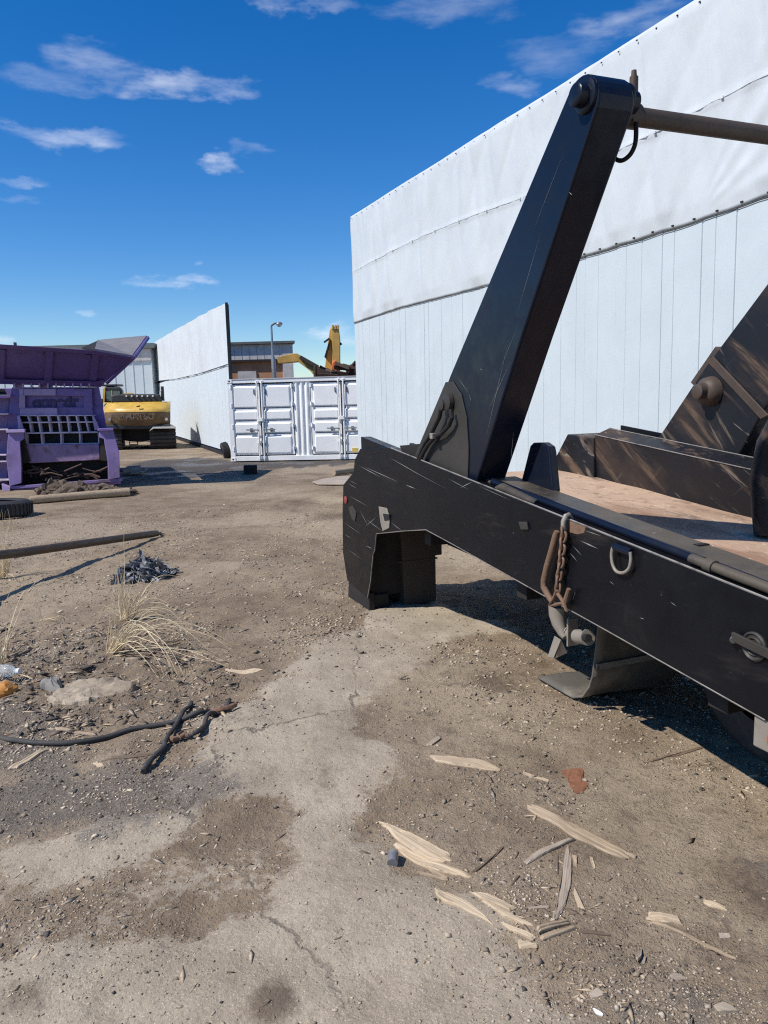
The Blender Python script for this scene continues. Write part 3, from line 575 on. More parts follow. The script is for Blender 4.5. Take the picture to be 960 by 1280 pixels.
far_arm = arm(2.05, 2.26, 'far lifting arm with scuffed brown inner face', True)
# hose clip, boss and hoses on the near arm foot
hb = MB(); c0 = T(562, 503, .035); hb.lathe(c0, -TK.N, [(0, 0), (0, .055), (.025, .052), (.03, .04), (.03, 0)], 20); hb.lathe(T(558, 506, .035), -TK.N, [(0, .034), (.04, .034), (.044, .02), (.044, 0)], 16); hb.build('hinge_boss', m_dusty, near_arm, smooth=True)
hs_ = MB(); hs_.tube([T(x, y, .0) for x, y in [(551, 512), (549, 522), (543, 534), (539, 543), (532, 553), (527, 563), (523, 573)]], .014, 8); hs_.tube([T(x, y, .005) for x, y in [(563, 512), (565, 522), (561, 532), (552, 542), (543, 547), (535, 556), (529, 566), (525, 575)]], .014, 8); hs_.build('hydraulic_hose', m_void, near_arm, smooth=True)
cp = MB(); cp.obox(T(541, 545, -.012), TK.D*.02, TK.N*.014, V((0, 0, .018))); cp.build('hose_clip', m_greycast, near_arm, bevel=.003)
rf = MB(); rf.prism([T(499, 557, .06), T(521, 555, .06), T(528, 575, .06), T(505, 573, .06)], TK.N*.2); rf.build('rear_step', m_dark, truck, bevel=.006)
# far arm boss, rust band
fb_ = MB(); c0 = T(889, 489, 2.045); fb_.lathe(c0, -TK.N, [(0, 0), (0, .105), (.05, .095), (.075, .07), (.08, .06), (.08, .05), (.13, .05), (.135, .04), (.135, 0)], 28); fb_.build('hinge_boss', m_rustbar, far_arm, smooth=True)
bd = MB(); bd.prism([T(884, 451, 2.047), T(893, 446, 2.047), T(962, 519, 2.047), T(952, 524, 2.047)], -TK.N*.012); bd.build('welded_strip', m_rustbar, far_arm, bevel=.004)
rs = MB(); rs.prism([T(863, 478, 2.07), T(894, 433, 2.07), T(899, 438, 2.07), T(868, 483, 2.07)], TK.N*.16); rs.build('edge_stop', m_rustbar, far_arm, bevel=.004)
# ram standing at the right on the deck
rmv = MB(); rmv.tube([T(958, 668, 1.62), T(957, 640, 1.62), T(956, 600, 1.62), T(964, 555, 1.62), T(985, 515, 1.62), T(1060, 420, 1.62)], [.07, .075, .085, .08, .075, .06], 20)
rmv.build('hydraulic_ram', m_worn, truck, smooth=True)
# cross bar between the arm heads with lug and hose loop
cb = MB(); zc = 2.955; A0 = TK.P(-2.70, zc-.01, .25); B0 = TK.P(-2.70, zc-.01, 2.1); cb.tube([A0, B0], .042, 18); cb.cyl(TK.P(-2.70, zc-.01, .27), TK.P(-2.70, zc-.01, .36), .055); cb.build('cross_bar', m_rustbar, truck, smooth=True)
lg = MB(); c_ = .335
q0 = T(791, 150, c_); q1 = T(791, 128, c_); q2 = T(792, 112, c_); q3 = T(792.5, 96, c_); q4 = T(792.5, 88, c_)
lg.tube([q0-V((0, 0, .02)), q0, q1, q1+V((0, 0, .001)), q2, q3, q3+V((0, 0, .001)), q4], [.022, .03, .028, .021, .020, .019, .013, .011], 12); lg.obox(TK.P(-2.70, zc+.0, .315), TK.D*.05, TK.N*.012, V((0, 0, .05))); lg.build('hook_lug', m_rustbar, truck, smooth=True)
lp_ = MB(); lp_.tube(cr([T(x, y, .33) for x, y in [(795, 142), (795, 155), (795, 170), (793, 183), (787, 194), (778, 200.5), (770, 199), (766, 192), (766, 183), (770, 172), (776, 160)]]), .0105, 10); lp_.build('hose_loop', m_void, truck, smooth=True)
# side details: D ring, keyhole, welded nut, round latch, reflector
dr = MB(); ring = [(766, 684), (764.5, 694), (766, 706), (771, 714.5), (779, 716), (786, 711), (788.5, 701), (788, 690)]
dr.tube(cr([T(x, y, -.022) for x, y in ring]), .0075, 10); dr.build('lashing_ring', m_greycast, truck, smooth=True)
dr = MB(); dr.tube([T(767, 683, -.012), T(789, 691, -.012)], .017, 12); dr.build('ring_saddle', m_navy, truck, smooth=True)
sh = MB(); sh.prism([T(650, 652, -.001), T(660, 652, -.001), T(662, 662, -.001), T(653, 662, -.001)], -TK.N*.012); sh.build('welded_nut', m_dusty, truck, bevel=.004)
kp = MB(); kp.prism([T(x, y, -.001) for x, y in [(474, 633), (484, 635), (488, 648), (487, 660), (479, 664), (476, 652)]], -TK.N*.006); kp.build('patch_plate', m_greycast, truck, bevel=.003)
kp = MB(); kp.prism([T(x, y, -.007) for x, y in [(479, 642), (487, 643), (487, 650), (481, 651)]], -TK.N*.003); kp.build('keyhole', m_void, truck)
kp = MB(); kp.prism([T(x, y, -.001) for x, y in [(436, 634), (441, 632), (446, 640), (444, 652), (440, 648)]], -TK.N*.004); kp.build('scuff_plate', m_dusty, truck)
rd = MB(); rd.lathe(T(432.5, 625, -.001), -TK.N, [(0, .034), (.006, .034), (.010, .028), (.011, 0)], 22); rd.build('reflector', m_red, truck, smooth=True)
lt = MB(); c0 = T(944, 808, -.001); lt.lathe(c0, -TK.N, [(0, .052), (.008, .052), (.012, .046), (.006, .040), (.006, .034), (.012, .030), (.006, .024), (.008, 0)], 30); o = lt.build('round_vent', m_dusty, truck, smooth=True)
lt = MB(); lt.beam(T(915, 795, -.02), T(975, 824, -.02), .034, .012, up=TK.N); lt.cyl(T(917, 800, .0), T(917, 800, -.024), .014); lt.build('latch_strap', m_dusty, truck, bevel=.003)
# rear corner bevel piece
# bracket at the bottom of the chain: grey cast horn with spool
hk = MB(); n0 = .09
hk.tube([T(x, y, n0) for x, y in [(697, 758), (697, 768), (699, 780), (703, 792), (706, 797)]], [.046, .044, .036, .022, .014], 14); hk.build('tarp_bracket', m_greycast, truck, smooth=True)
hk = MB(); hk.cyl(T(704, 789, .12), T(716, 793, .12), .03); hk.cyl(T(707, 790, .12), T(708, 790.5, .12), .036); hk.cyl(T(711, 791, .12), T(712, 791.5, .12), .036); hk.obox(T(715.5, 790, .11), TK.D*.006, TK.N*.03, V((0, 0, .07))); hk.cyl(T(722, 795, .085), T(735, 797, .07), .036, .038); hk.build('ratchet_spool', m_greycast, truck, smooth=True)
hk = MB(); hk.cyl(T(731, 797, .055), T(736, 797.5, .050), .018); hk.build('spool_socket', m_void, truck)
hk = MB(); hk.prism([T(693, 795, .1), T(701, 800, .1), T(692, 822, .1), T(684.5, 821, .1)], TK.N*.003); hk.prism([T(701, 800, .103), T(709, 816, .15), T(694, 823, .15)], TK.N*.003); hk.build('strap_end', m_greycast, truck)
# rubber mud flap curled on the ground, with its clamping rail
fl = MB(); ZG = .02
FLP = [TK.tz(x, y, .36) for x, y in [(749, 770), (746, 800), (743, 828), (741, 846), (737, 860), (729, 872), (717, 880), (702, 879), (687, 872), (673, 861)]]; FLP = [(a, max(b, .018)) for a, b in FLP]
def flap(u, v):                                           # u down the sheet, v across the truck
    n = .36+.60*v
    prof = FLP
    k = u*(len(prof)-1); i = min(int(k), len(prof)-2); f_ = k-i; a = V(prof[i])*(1-f_)+V(prof[i+1])*f_
    wob = .02*sin(v*4+u*3)*u
    return TK.P(a.x+wob+.10*v*0, a.y+.01*sin(v*7)*u, n)
fl.grid(flap, 45, 10)
o = fl.build('mud_flap', m_flap, truck, smooth=True); sm = o.modifiers.new('thick', 'SOLIDIFY'); sm.thickness = .012; sm.offset = 0
fr_ = MB(); q = TK.tz(744, 833, .36); fr_.obox(TK.P(q[0]-.012, q[1], .66), TK.D*.005, TK.N*.30, V((0, 0, .016))); fr_.build('flap_clamp', m_edge, truck)
# wheels under the deck
for n0, n1 in ((.66, .94), (1.48, 1.76)):
    wb = MB(); c0 = TK.P(-3.25, .42, n0)
    wb.lathe(c0, TK.N, [(0, .22), (0, .36), (.03, .405), (.06, .42), (n1-n0-.06, .42), (n1-n0-.03, .405), (n1-n0, .36), (n1-n0, .22)], 40); wo_ = wb.build('wheel', m_tyre, truck, smooth=True)
    hb2 = MB(); hb2.lathe(TK.P(-3.25, .42, n0+.03), TK.N, [(0, 0), (0, .10), (.03, .12), (.05, .22), (n1-n0-.1, .22), (n1-n0-.06, 0)], 28); hb2.build('rim', m_dark, wo_, smooth=True)
# side marker lamp at the right end
ml = MB(); q = TK.tz(958, 925); ml.obox(TK.P(q[0]-.005, q[1]+.02, .03), TK.D*.07, TK.N*.02, V((0, 0, .07))); mk = ml.build('marker_lamp', m_greycast, truck, bevel=.006)
ml = MB(); ml.lathe(TK.P(q[0]-.04, q[1]+.005, .01), -TK.N, [(0, .040), (.004, .042), (.010, .040), (.016, .025), (.018, 0)], 24); ml.build('lens', m_amber, mk, smooth=True)

# lashing chain with long hook hung over the rail
tl = TK.tz(707, 655); chn = thing('lashing_chain', TK.P(tl[0], .0, -.03), 'rusty lashing chain and long bent hook hanging from the black side rail', 'chain')
hk = MB(); hk.tube([T(x, y, -.035) for x, y in [(696, 664), (694.5, 670), (690, 688), (684, 708), (680, 726), (680, 734), (685, 744), (690, 752)]], [.012, .016, .017, .0165, .017, .0175, .016, .014], 10); hk.build('long_hook', m_chain, chn, smooth=True)
sk = MB(); sk.tube([T(x, y, nn) for x, y, nn in [(704, 662, -.03), (704, 652, -.032), (707, 645, -.018), (711, 643.5, .02), (714, 648, .04), (713, 655, .035)]], .0115, 10); sk.build('shackle', m_greycast, chn, smooth=True)
def link(mb, c, u, v, ln, wd, r):
    pts = []
    for k in range(17):
        a = 2*pi*k/16; x = cos(a); y = sin(a); pts.append(c+u*(ln*.5*(abs(y)**.8)*(1 if y > 0 else -1))+v*(wd*.5*(abs(x)**.8)*(1 if x > 0 else -1)))
    mb.tube(pts, r, 8, cap=False)
path = [(704, 664), (704.5, 671), (702.5, 679), (703, 687), (701, 695), (701.5, 703), (699.5, 711), (699, 719), (697.5, 727), (697.5, 735)]
for i, (x, y) in enumerate(path):
    a = T(x, y, -.03); x2, y2 = path[min(i+1, len(path)-1)] if i < len(path)-1 else (x-1, y+8)
    d = (T(x2, y2, -.03)-a).normalized(); sd = (TK.D if i % 2 else (TK.N*.8+TK.D*.6)).normalized(); sd = (sd-d*sd.dot(d)).normalized()
    m = MB(); link(m, a, d, sd, .052, .036, .0065); m.build('link', m_chain, chn, smooth=True)
tr = MB(); tr.tube([T(x, y, -.04) for x, y in [(696, 738), (692, 748), (687, 757), (694, 756), (703, 754), (708, 763), (704, 752), (697, 742)]], .009, 8); tr.tube([T(x, y, -.03) for x, y in [(705, 758), (707, 750), (711, 736)]], [.014, .013, .010], 8); tr.build('claw_hook', m_chain, chn, smooth=True)
rp = MB(); rp.prism([T(x, y, -.0012) for x, y in [(711, 651), (732, 659), (730, 666), (722, 668), (711, 665)]], TK.N*.002); rp.build('bare_patch', m_chain, truck)

# ------------------------------------------------------------------ white perimeter walls
WK = .60
w0 = gp(448, 564); w0 = V((w0.x*WK, w0.y*WK, 0)); WA = Plane(w0, -22.3)
def WT(px, py): return WA.tz(px, py)
def wall_thing(pl, s_end, seam, topz, label, mats, near, base_z=0.0, name='boundary_wall', groove=.29):
    th = thing(name, pl.o, label, 'wall')
    ln = abs(s_end); sg = 1 if s_end > 0 else -1
    # lower siding with narrow upright grooves
    m = MB(); prof = []; s = 0.0; rr = random.Random(3 if near else 5)
    while s < ln:
        wdt = groove*rr.choice((.55, .8, 1.0, 1.2)); prof += [(s, 0), (min(s+wdt-.016, ln), rr.uniform(-.004, .004)), (min(s+wdt-.012, ln), .007), (min(s+wdt-.004, ln), .007)]; s += wdt
    prof.append((ln, 0)); zs = [base_z] + [base_z+(seam+.02-base_z)*k/6 for k in range(1, 7)]
    def bow(s, z): return .012*mnoise.noise(V((s*.5, z*.6, 4)))
    vs = [pl.P(sg*s, z, n+bow(s, z)) for z in zs for s, n in prof]; k = len(prof)
    m.add(vs, [[j*k+i, j*k+i+1, (j+1)*k+i+1, (j+1)*k+i] for j in range(len(zs)-1) for i in range(k-1)])
    m.build('siding_panel', mats[0], th)
    # backing so the wall has its thickness, with a dark end
    m = MB(); m.prism([pl.P(sg*.012, base_z, .03), pl.P(s_end, base_z, .03), pl.P(s_end, topz(s_end)-.03, .03), pl.P(sg*.012, topz(0)-.03, .03)], pl.N*.05); m.build('wall_frame', m_chassis, th)
    # steel posts behind
    for kk in range(int((ln-3)/4)+1):
        a = sg*min(ln-.2, 3.2+kk*4.0); m = MB(); m.prism([pl.P(a-.08, base_z, .085), pl.P(a+.08, base_z, .085), pl.P(a+.08, topz(a)-.2, .085), pl.P(a-.08, topz(a)-.2, .085)], pl.N*.12); m.build('post', m_lamp, th)
    return th
S_END = -21.0
zt = [WT(*p) for p in [(435, 275.5), (496, 231.7), (577.5, 182.8), (667, 130.5), (735, 87), (814, 35), (870, 0)]]
zs_ = [WT(*p) for p in [(442.5, 404), (504, 383.6), (605, 358), (718, 324.5), (795, 300), (870, 276.7), (960, 244.7)]]
def interp(tab, s):
    tab = sorted(tab); xs = [a for a, b in tab]; ys = [b for a, b in tab]; return float(np.interp(s, xs, ys))
ZTF = np.polyfit([a for a, b in zt], [b for a, b in zt], 1); ZSF = np.polyfit([a for a, b in zs_], [b for a, b in zs_], 2)
def near_top(s): return float(np.polyval(ZTF, s))+.004*sin(s*2.1)
def near_seam(s): return interp(zs_, s)
wall = wall_thing(WA, S_END, min(b for a, b in zs_)+.12, lambda s: near_top(s)-.03, 'tall white wall of ribbed steel siding under wrinkled tarpaulin behind the truck', [m_siding], True)
anchor = WT(870, 277)
mid_seam = [WT(*p) for p in [(448, 337), (504, 308), (549, 287), (656, 247), (830, 163), (898, 126), (954, 98)]]
def tarp_n(s, z):
    v = .045*mnoise.noise(V((s*1.1, z*.35, 2)))+.028*mnoise.noise(V((s*2.8+z*.6, z*.45, 7)))+.014*mnoise.noise(V((s*6+z*1.5, z*1.2, 9)))
    v += .030*(1-abs(mnoise.noise(V((s*1.3+z*.75, z*.28-s*.1, 12)))))**5+.022*(1-abs(mnoise.noise(V((s*2.1-z*.35, z*.22, 31)))))**6
    ds, dz = s-anchor[0], z-anchor[1]; r = math.hypot(ds, dz); a = math.atan2(dz, -ds)     # folds pulled up and to the right
    if r > .02 and -.2 < a < 2.0:
        v += .030*sin(a*22+1.0*mnoise.noise(V((s, z, 3))))*min(1, r/.9)*math.exp(-r/1.6)*1.2*max(0, 1-abs(a-.95)/.95)
    ds, dz = s-.0, z-near_seam(0); r = math.hypot(ds, dz)
    v += .03*sin((s*5+z*.7))*math.exp(-abs(s)/.8)                                          # bunched at the end post
    zm = interp(mid_seam, s); v -= .016*math.exp(-((z-zm)/.03)**2)                          # sewn seam
    return -.035+.034*math.tanh(v*.8/.034)
def tarp_pt(u, v):
    s = S_END*u; z0 = near_seam(s)-.008*abs(sin(s*5.5))*min(1, abs(s)/8); z1 = near_top(s); z = z0+(z1-z0)*v
    k_ = min(1, (z-z0)/.16, (z1-z)/.12+.25); return WA.P(s, z, -.012*(1-k_)+(tarp_n(s, z)-.006)*k_)
tm = MB(); tm.grid(tarp_pt, 620, 64); to = tm.build('tarpaulin', m_tarp, wall, smooth=True)
so_ = to.modifiers.new('thick', 'SOLIDIFY'); so_.thickness = .003
# batten with fasteners along top and seam
m = MB(); s = -.1
while s > S_END:
    z = near_top(s)-.05; m.obox(WA.P(s, z, -.034), WA.D*.008, WA.N*.005, V((0, 0, .005)))
    z = near_seam(s)+.02
    if s < -7: m.obox(WA.P(s, z, -.022), WA.D*.012, WA.N*.006, V((0, 0, .007)))
    s -= .27
fa = m.build('fastener_row', m_dark, wall)
m = MB(); sl_ = [(.0-k*.1) for k in range(int(-S_END/.1))]
m.tube([WA.P(s, near_seam(s)-.012-.008*abs(sin(s*5.5))*min(1, abs(s)/8), -.010) for s in sl_], .0035, 6); m.build('hem_cord', m_rubber, wall)
m = MB(); m.tube([WA.P(s, interp(mid_seam, s), tarp_n(s, interp(mid_seam, s))-.006) for s in sl_], .0035, 5)
for k in range(24):
    s = -.5-k*.8; m.obox(WA.P(s, interp(mid_seam, s), tarp_n(s, interp(mid_seam, s))-.012), WA.D*.014, WA.N*.008, V((0, 0, .010)))
m.build('sewn_seam', m_tarp_far, wall)

# far wall on the left
f0 = gp(293, 573); FWP = Plane(f0, -20.9)
ft = [FWP.tz(*p) for p in [(287, 377), (262, 389), (222, 411), (200, 424), (181, 436)]]; fs = [FWP.tz(*p) for p in [(294, 452), (250, 466.5), (222, 473), (187, 477)]]
FE = max(ft[-1][0], fs[-1][0])+1.0
fw = wall_thing(FWP, FE, min(b for a, b in fs)+.1, lambda s: interp(ft, s), 'lower white wall with grey tarpaulin top receding behind the yellow excavator', [m_siding_far], False, base_z=.16, groove=1.1)
def ftarp(u, v):
    s = FE*u; z0 = interp(fs, s); z1 = interp(ft, s); z = z0+(z1-z0)*v
    return FWP.P(s-.0, z, -.03+.10*mnoise.noise(V((s*.6, z*.35, 5)))*.6+.03*mnoise.noise(V((s*1.7, z*.9, 1))))
m = MB(); m.grid(ftarp, 140, 24); o = m.build('tarpaulin', m_tarp_far, fw, smooth=True)
m = MB(); m.tube([FWP.P(FE*k/60, interp(fs, FE*k/60)-.01, -.05) for k in range(61)], .009, 5); m.build('hem_cord', m_greyclad, fw)
m = MB(); m.prism([FWP.P(.0, .10, -.06), FWP.P(FE, .10, -.03), FWP.P(FE, .0, -.03), FWP.P(.0, .0, -.06)], FWP.N*.1); m.build('base_skirt', m_void, fw)
m = MB(); m.prism([FWP.P(-.02, .1, -.03), FWP.P(-.02, .1, .05), FWP.P(-.02, ft[0][1]+.05, .05), FWP.P(-.02, ft[0][1]+.05, -.03)], FWP.D*.06); m.build('end_post', m_chassis, fw)

# ------------------------------------------------------------------ shipping container
CBL, CBR = dp(289, 577, 22.6), dp(443.5, 572.3, 22.2); CTL, CTR = dp(284.2, 476, 22.6), dp(446.5, 467, 22.2)
cu = (CBR-CBL); CW = math.hypot(cu.x, cu.y); CBL.z = max(CBL.z, .0); 
cont = thing('shipping_container', V((CBL.x, CBL.y, 0)), 'white steel container with two pairs of barred double doors', 'container')
CX = V((cu.x, cu.y, 0)).normalized(); CN = V((CX.y, -CX.x, 0))                         # CN faces the camera side
Hc = (CTL.z+CTR.z)/2-0.02
def cc_(px, py):                                   # photograph measure on the container front -> (u, v)
    d = ray(px, py); k = (CBL-V((0, 0, EYE))).dot(CN)/d.dot(CN) if True else 0
    p_ = V((0, 0, EYE))+d*k; return (p_-CBL).dot(CX), p_.z
def Cp(u, v, n=0.0): return CBL*1.0+CX*u+CN*n+V((0, 0, v-CBL.z))
def crect(mb, u0, u1, v0, v1, n0, n1): mb.prism([Cp(u0, v0, n0), Cp(u1, v0, n0), Cp(u1, v1, n0), Cp(u0, v1, n0)], CN*(n1-n0))
def cz(zx, zy): return cc_(275+zx/5.333, 460+zy/5.333)
U = lambda zx: cz(zx, 340)[0]
HT = Hc; UL = 0.0; UR = U(500)+U(500)-U(70)+U(600)-U(500)+.35
fm = MB(); b_h = .17
crect(fm, UL, UL+.14, .03, HT, -.12, .0); crect(fm, UR-.14, UR, .03, HT, -.12, 0); crect(fm, UL+.14, UR-.14, .03, .17, -.12, -.002); crect(fm, UL+.14, UR-.14, HT-.11, HT-.012, -.12, -.004)
fm.build('corner_frame', m_cont, cont, bevel=.008)
m = MB(); crect(m, UL+.01, UR-.01, .06, HT-.015, -2.44, -.14); m.build('container_body', m_cont, cont, bevel=.01)
m = MB(); crect(m, UL+.02, UR-.02, HT-.014, HT+.012, -.2, .01); m.build('roof_rail', m_greyclad, cont, bevel=.004)
def door(u0, u1, hinge_left):
    d = MB(); v0, v1 = .205, HT-.15; crect(d, u0+.015, u1-.015, v0, v1, -.10, -.045)
    wv = [v0+.0, v0+(v1-v0)*.29, v0+(v1-v0)*.48, v0+(v1-v0)*.655, v1]
    # raised fields with sloped ledges between them
    for k in range(4):
        a, b = wv[k]+.045, wv[k+1]-.045
        x0, x1 = u0+.09, u1-.09
        p0 = [Cp(x0, a, -.045), Cp(x1, a, -.045), Cp(x1, b, -.045), Cp(x0, b, -.045)]; p1 = [Cp(x0+.03, a+.02, -.012), Cp(x1-.03, a+.02, -.012), Cp(x1-.03, b-.045, -.012), Cp(x0+.03, b-.045, -.012)]
        d.add(p0+p1, [[4, 5, 6, 7], [0, 1, 5, 4], [1, 2, 6, 5], [2, 3, 7, 6], [3, 0, 4, 7]])
    o = d.build('door', m_cont, cont, bevel=.004)
    g = MB(); crect(g, u0-.008, u0+.014, v0-.02, v1+.02, -.11, -.052); crect(g, u1-.014, u1+.008, v0-.02, v1+.02, -.11, -.052); crect(g, u0, u1, v0-.03, v0-.002, -.11, -.05); crect(g, u0, u1, v1+.002, v1+.03, -.11, -.05)
    for k in (1, 2, 3): crect(g, u0+.11, u1-.11, wv[k]+.012, wv[k]+.026, -.05, -.0425)  # dark strips paint in the shade along the door ridges
    g.build('gasket_and_ridge_shade', m_door_dark, o)
    ub = u1-.07 if hinge_left else u0+.07
    lb = MB(); lb.tube([Cp(ub, .08, .03), Cp(ub, HT-.06, .03)], .021, 10)
    for v in (.10, .55, 1.15, HT-.12): crect(lb, ub-.04, ub+.04, v, v+.07, -.045, .038)
    lb.build('locking_bar', m_cont, o, smooth=True)
    sh_ = MB(); off = -.034 if hinge_left else .034
    crect(sh_, ub+off-.012, ub+off+.012, v0, v1, -.043, -.036); sh_.build('bar_dark_strip', m_door_dark, o)  # thin dark strip running beside the locking bar
    hd = MB(); sg = -1 if hinge_left else 1; hv = v0+(v1-v0)*.355
    hd.beam(Cp(ub, hv, .05), Cp(ub+sg*.36, hv+.01, .045), .02, .035, up=(0, 0, 1)); crect(hd, min(ub+sg*.2, ub+sg*.26), max(ub+sg*.2, ub+sg*.26), hv-.05, hv+.06, -.03, .03); hd.build('handle', m_lamp, o)
    uh = u0+.03 if hinge_left else u1-.03
    for v in (v0+.12, v0+(v1-v0)*.38, v0+(v1-v0)*.68, v1-.12): hg_ = MB(); hg_.tube([Cp(uh, v, .0), Cp(uh, v+.12, .0)], .024, 8); crect(hg_, uh-.04, uh+.05, v+.02, v+.1, -.05, -.02); hg_.build('hinge', m_cont, o)
    hk_ = MB(); uu = ub+sg*.1; hk_.tube([Cp(uu, v1-.14, .0), Cp(uu, v1-.26, .01), Cp(uu+.02, v1-.30, .0)], .014, 6); hk_.build('door_hook', m_door_dark, o)
a0, a1, a2 = U(75), U(272), U(492); b0_, b1_, b2_ = U(606), U(812), U(812)+(U(272)-U(75))
door(a0, a1, True); door(a1, a2, False); door(b0_, b1_, True); door(b1_, b2_, False)
m = MB(); u = a2+.02; k = 0
prof = []; stepu = (b0_-a2-.04)/6
for i in range(7): prof += [(a2+.02+stepu*i, -.02 if i % 2 else -.055)]
pr2 = []
for (u, n) in prof: pr2 += [(u-stepu*.22, n), (u+stepu*.22, n)]
m.add([Cp(u, v, n) for v in (.17, HT-.11) for u, n in pr2], [[i, i+1, len(pr2)+i+1, len(pr2)+i] for i in range(len(pr2)-1)]); m.build('corrugated_panel', m_cont, cont)
for uu in (a1, b1_): m = MB(); crect(m, uu-.05, uu+.07, 1.18, 1.28, -.01, .07); m.build('lock_box', m_cont, cont, bevel=.006)
m = MB(); y0, y1 = cc_(439.5, 566), cc_(449, 557.5); crect(m, U(875), U(935), .24, .36, -.04, .012); m.build('yellow_sticker', m_yellowlabel, cont)
for k, (uu, vv) in enumerate(((UL, .03), (UL, HT-.10), (UR-.14, .03), (UR-.14, HT-.10))):
    m = MB(); crect(m, uu-.006, uu+.146, vv-.005, vv+.105, -.13, .012); cc2 = m.build('corner_casting', m_cont, cont, bevel=.006)
    m = MB(); crect(m, uu+.045, uu+.095, vv+.03, vv+.075, .011, .0135); m.build('casting_hole', m_door_dark, cc2)

# ------------------------------------------------------------------ purple scrap shear
PY = 16.3
shear = thing('scrap_shear', V((dp(75, 612, PY).x, PY, 0)), 'purple scrap shear with flared hopper, barred grille and rusty mouth', 'machine')
def q(px, py, dy=0.0): return dp(px, py, PY+dy)
def panel(name, pts, y0, y1, m_, par=shear, bevel=.012, holes=None):
    mb = MB(); mb.prism([q(x, y, y0) for x, y in pts], V((-.40*(y1-y0), y1-y0, 0))); return mb.build(name, m_, par, bevel=bevel)
# rear body
panel('body', [(-60, 486), (124, 484), (134, 537), (146, 560), (146, 598), (-60, 610)], .75, 4.6, m_purple)
panel('front_plate', [(15, 484), (124, 484), (134, 537), (124, 545), (22, 548), (9, 538), (12, 500)], .45, .78, m_purple)
# hopper: leaning front plate, ribs, flared right wing
hp = MB(); f_top, f_bot = -.55, .35
def hq(x, y): v = (478-y)/46.0; return q(x, y, f_bot+(f_top-f_bot)*v)
def hpr(name, pts, th, m_, par, lift=0, bevel=.012):
    mb = MB(); mb.prism([hq(x, y)+V((0, -lift, 0)) for x, y in pts], V((0, th, .0))); return mb.build(name, m_, par, bevel=bevel)
hop = hpr('hopper', [(-95, 429), (0, 431.5), (120, 439.5), (165, 447.5), (130, 478), (125, 482), (0, 477.5), (-95, 474)], .06, m_purpleshade, shear)
hpr('top_rim', [(-95, 427), (0, 430.5), (120, 438.5), (166, 446.5), (163, 449.5), (120, 443.5), (0, 436), (-95, 433)], .14, m_purpleshade, hop, .10)
hpr('bottom_rim', [(-95, 470), (0, 474), (122, 477), (131, 475), (130, 480), (125, 484), (0, 480), (-95, 477)], .14, m_purpleshade, hop, .10)
for (xt, xb) in ((-62, -62), (4, 2), (64, 61), (121, 117)):
    hpr('rib', [(xt-4, 434+(xt+60)*.045), (xt+5, 434.6+(xt+60)*.045), (xb+5, 476), (xb-4, 475.5)], .12, m_purpleshade, hop, .08)
for (x, y) in ((52, 441), (112, 446)): hpr('lug', [(x-4, y-2), (x+4, y-1.6), (x+3, y+2.4), (x-1, y+2)], .06, m_purpleshade, hop, .06, .004)
A_, D_ = hq(165.5, 447), hq(119, 439); B_, C_ = dp(183.5, 422, PY+2.2), dp(122, 427.5, PY+2.2)
wg = MB(); wg.add([A_, B_, C_, D_], [[0, 1, 2, 3]]); o = wg.build('hopper_wing', m_hopin, hop); sm = o.modifiers.new('thick', 'SOLIDIFY'); sm.thickness = .05; sm.offset = 1
wg = MB(); E_ = dp(131, 478, PY+2.0); wg.add([A_+V((.02, 0, .02)), B_+V((.03, 0, .03)), E_, hq(131, 478)+V((.02, 0, 0))], [[0, 1, 2, 3]]); o = wg.build('wing_outer', m_purpleshade, hop); sm = o.modifiers.new('thick', 'SOLIDIFY'); sm.thickness = .06
wg = MB(); wg.beam(A_, B_, .10, .07); wg.build('wing_rim', m_purple, hop, bevel=.01)
# far inner side of the hopper, seen over the front rim
wg = MB(); wg.add([dp(-95, 428, PY+2.2), dp(104, 435, PY+2.2), dp(104, 470, PY+2.2), dp(-95, 470, PY+2.2)], [[0, 1, 2, 3]]); o = wg.build('hopper_back', m_hopin, hop); sm = o.modifiers.new('thick', 'SOLIDIFY'); sm.thickness = .05
tri_ = MB(); tri_.add([dp(122, 427.5, PY+2.15), dp(103, 436, PY+1.0), dp(119, 439, PY+.1)], [[0, 1, 2]]); o = tri_.build('hopper_dark_triangle', m_void, hop); sm = o.modifiers.new('thick', 'SOLIDIFY'); sm.thickness = .03  # near-black triangle in the hopper corner
# lifting teeth under the rim
for k in range(10): x = 17+k*10.4; panel('lug', [(x, 478.5), (x+2, 478.5), (x+2.2, 485), (x+.2, 485)], .28, .46, m_purplelt, bevel=.004)
panel('hinge_plate', [(16, 480), (30, 480), (30, 486), (17, 486)], .40, .46, m_purplelt, bevel=.004); panel('hinge_plate', [(48, 480), (66, 480), (66, 485), (48, 485)], .40, .46, m_purplelt, bevel=.004)
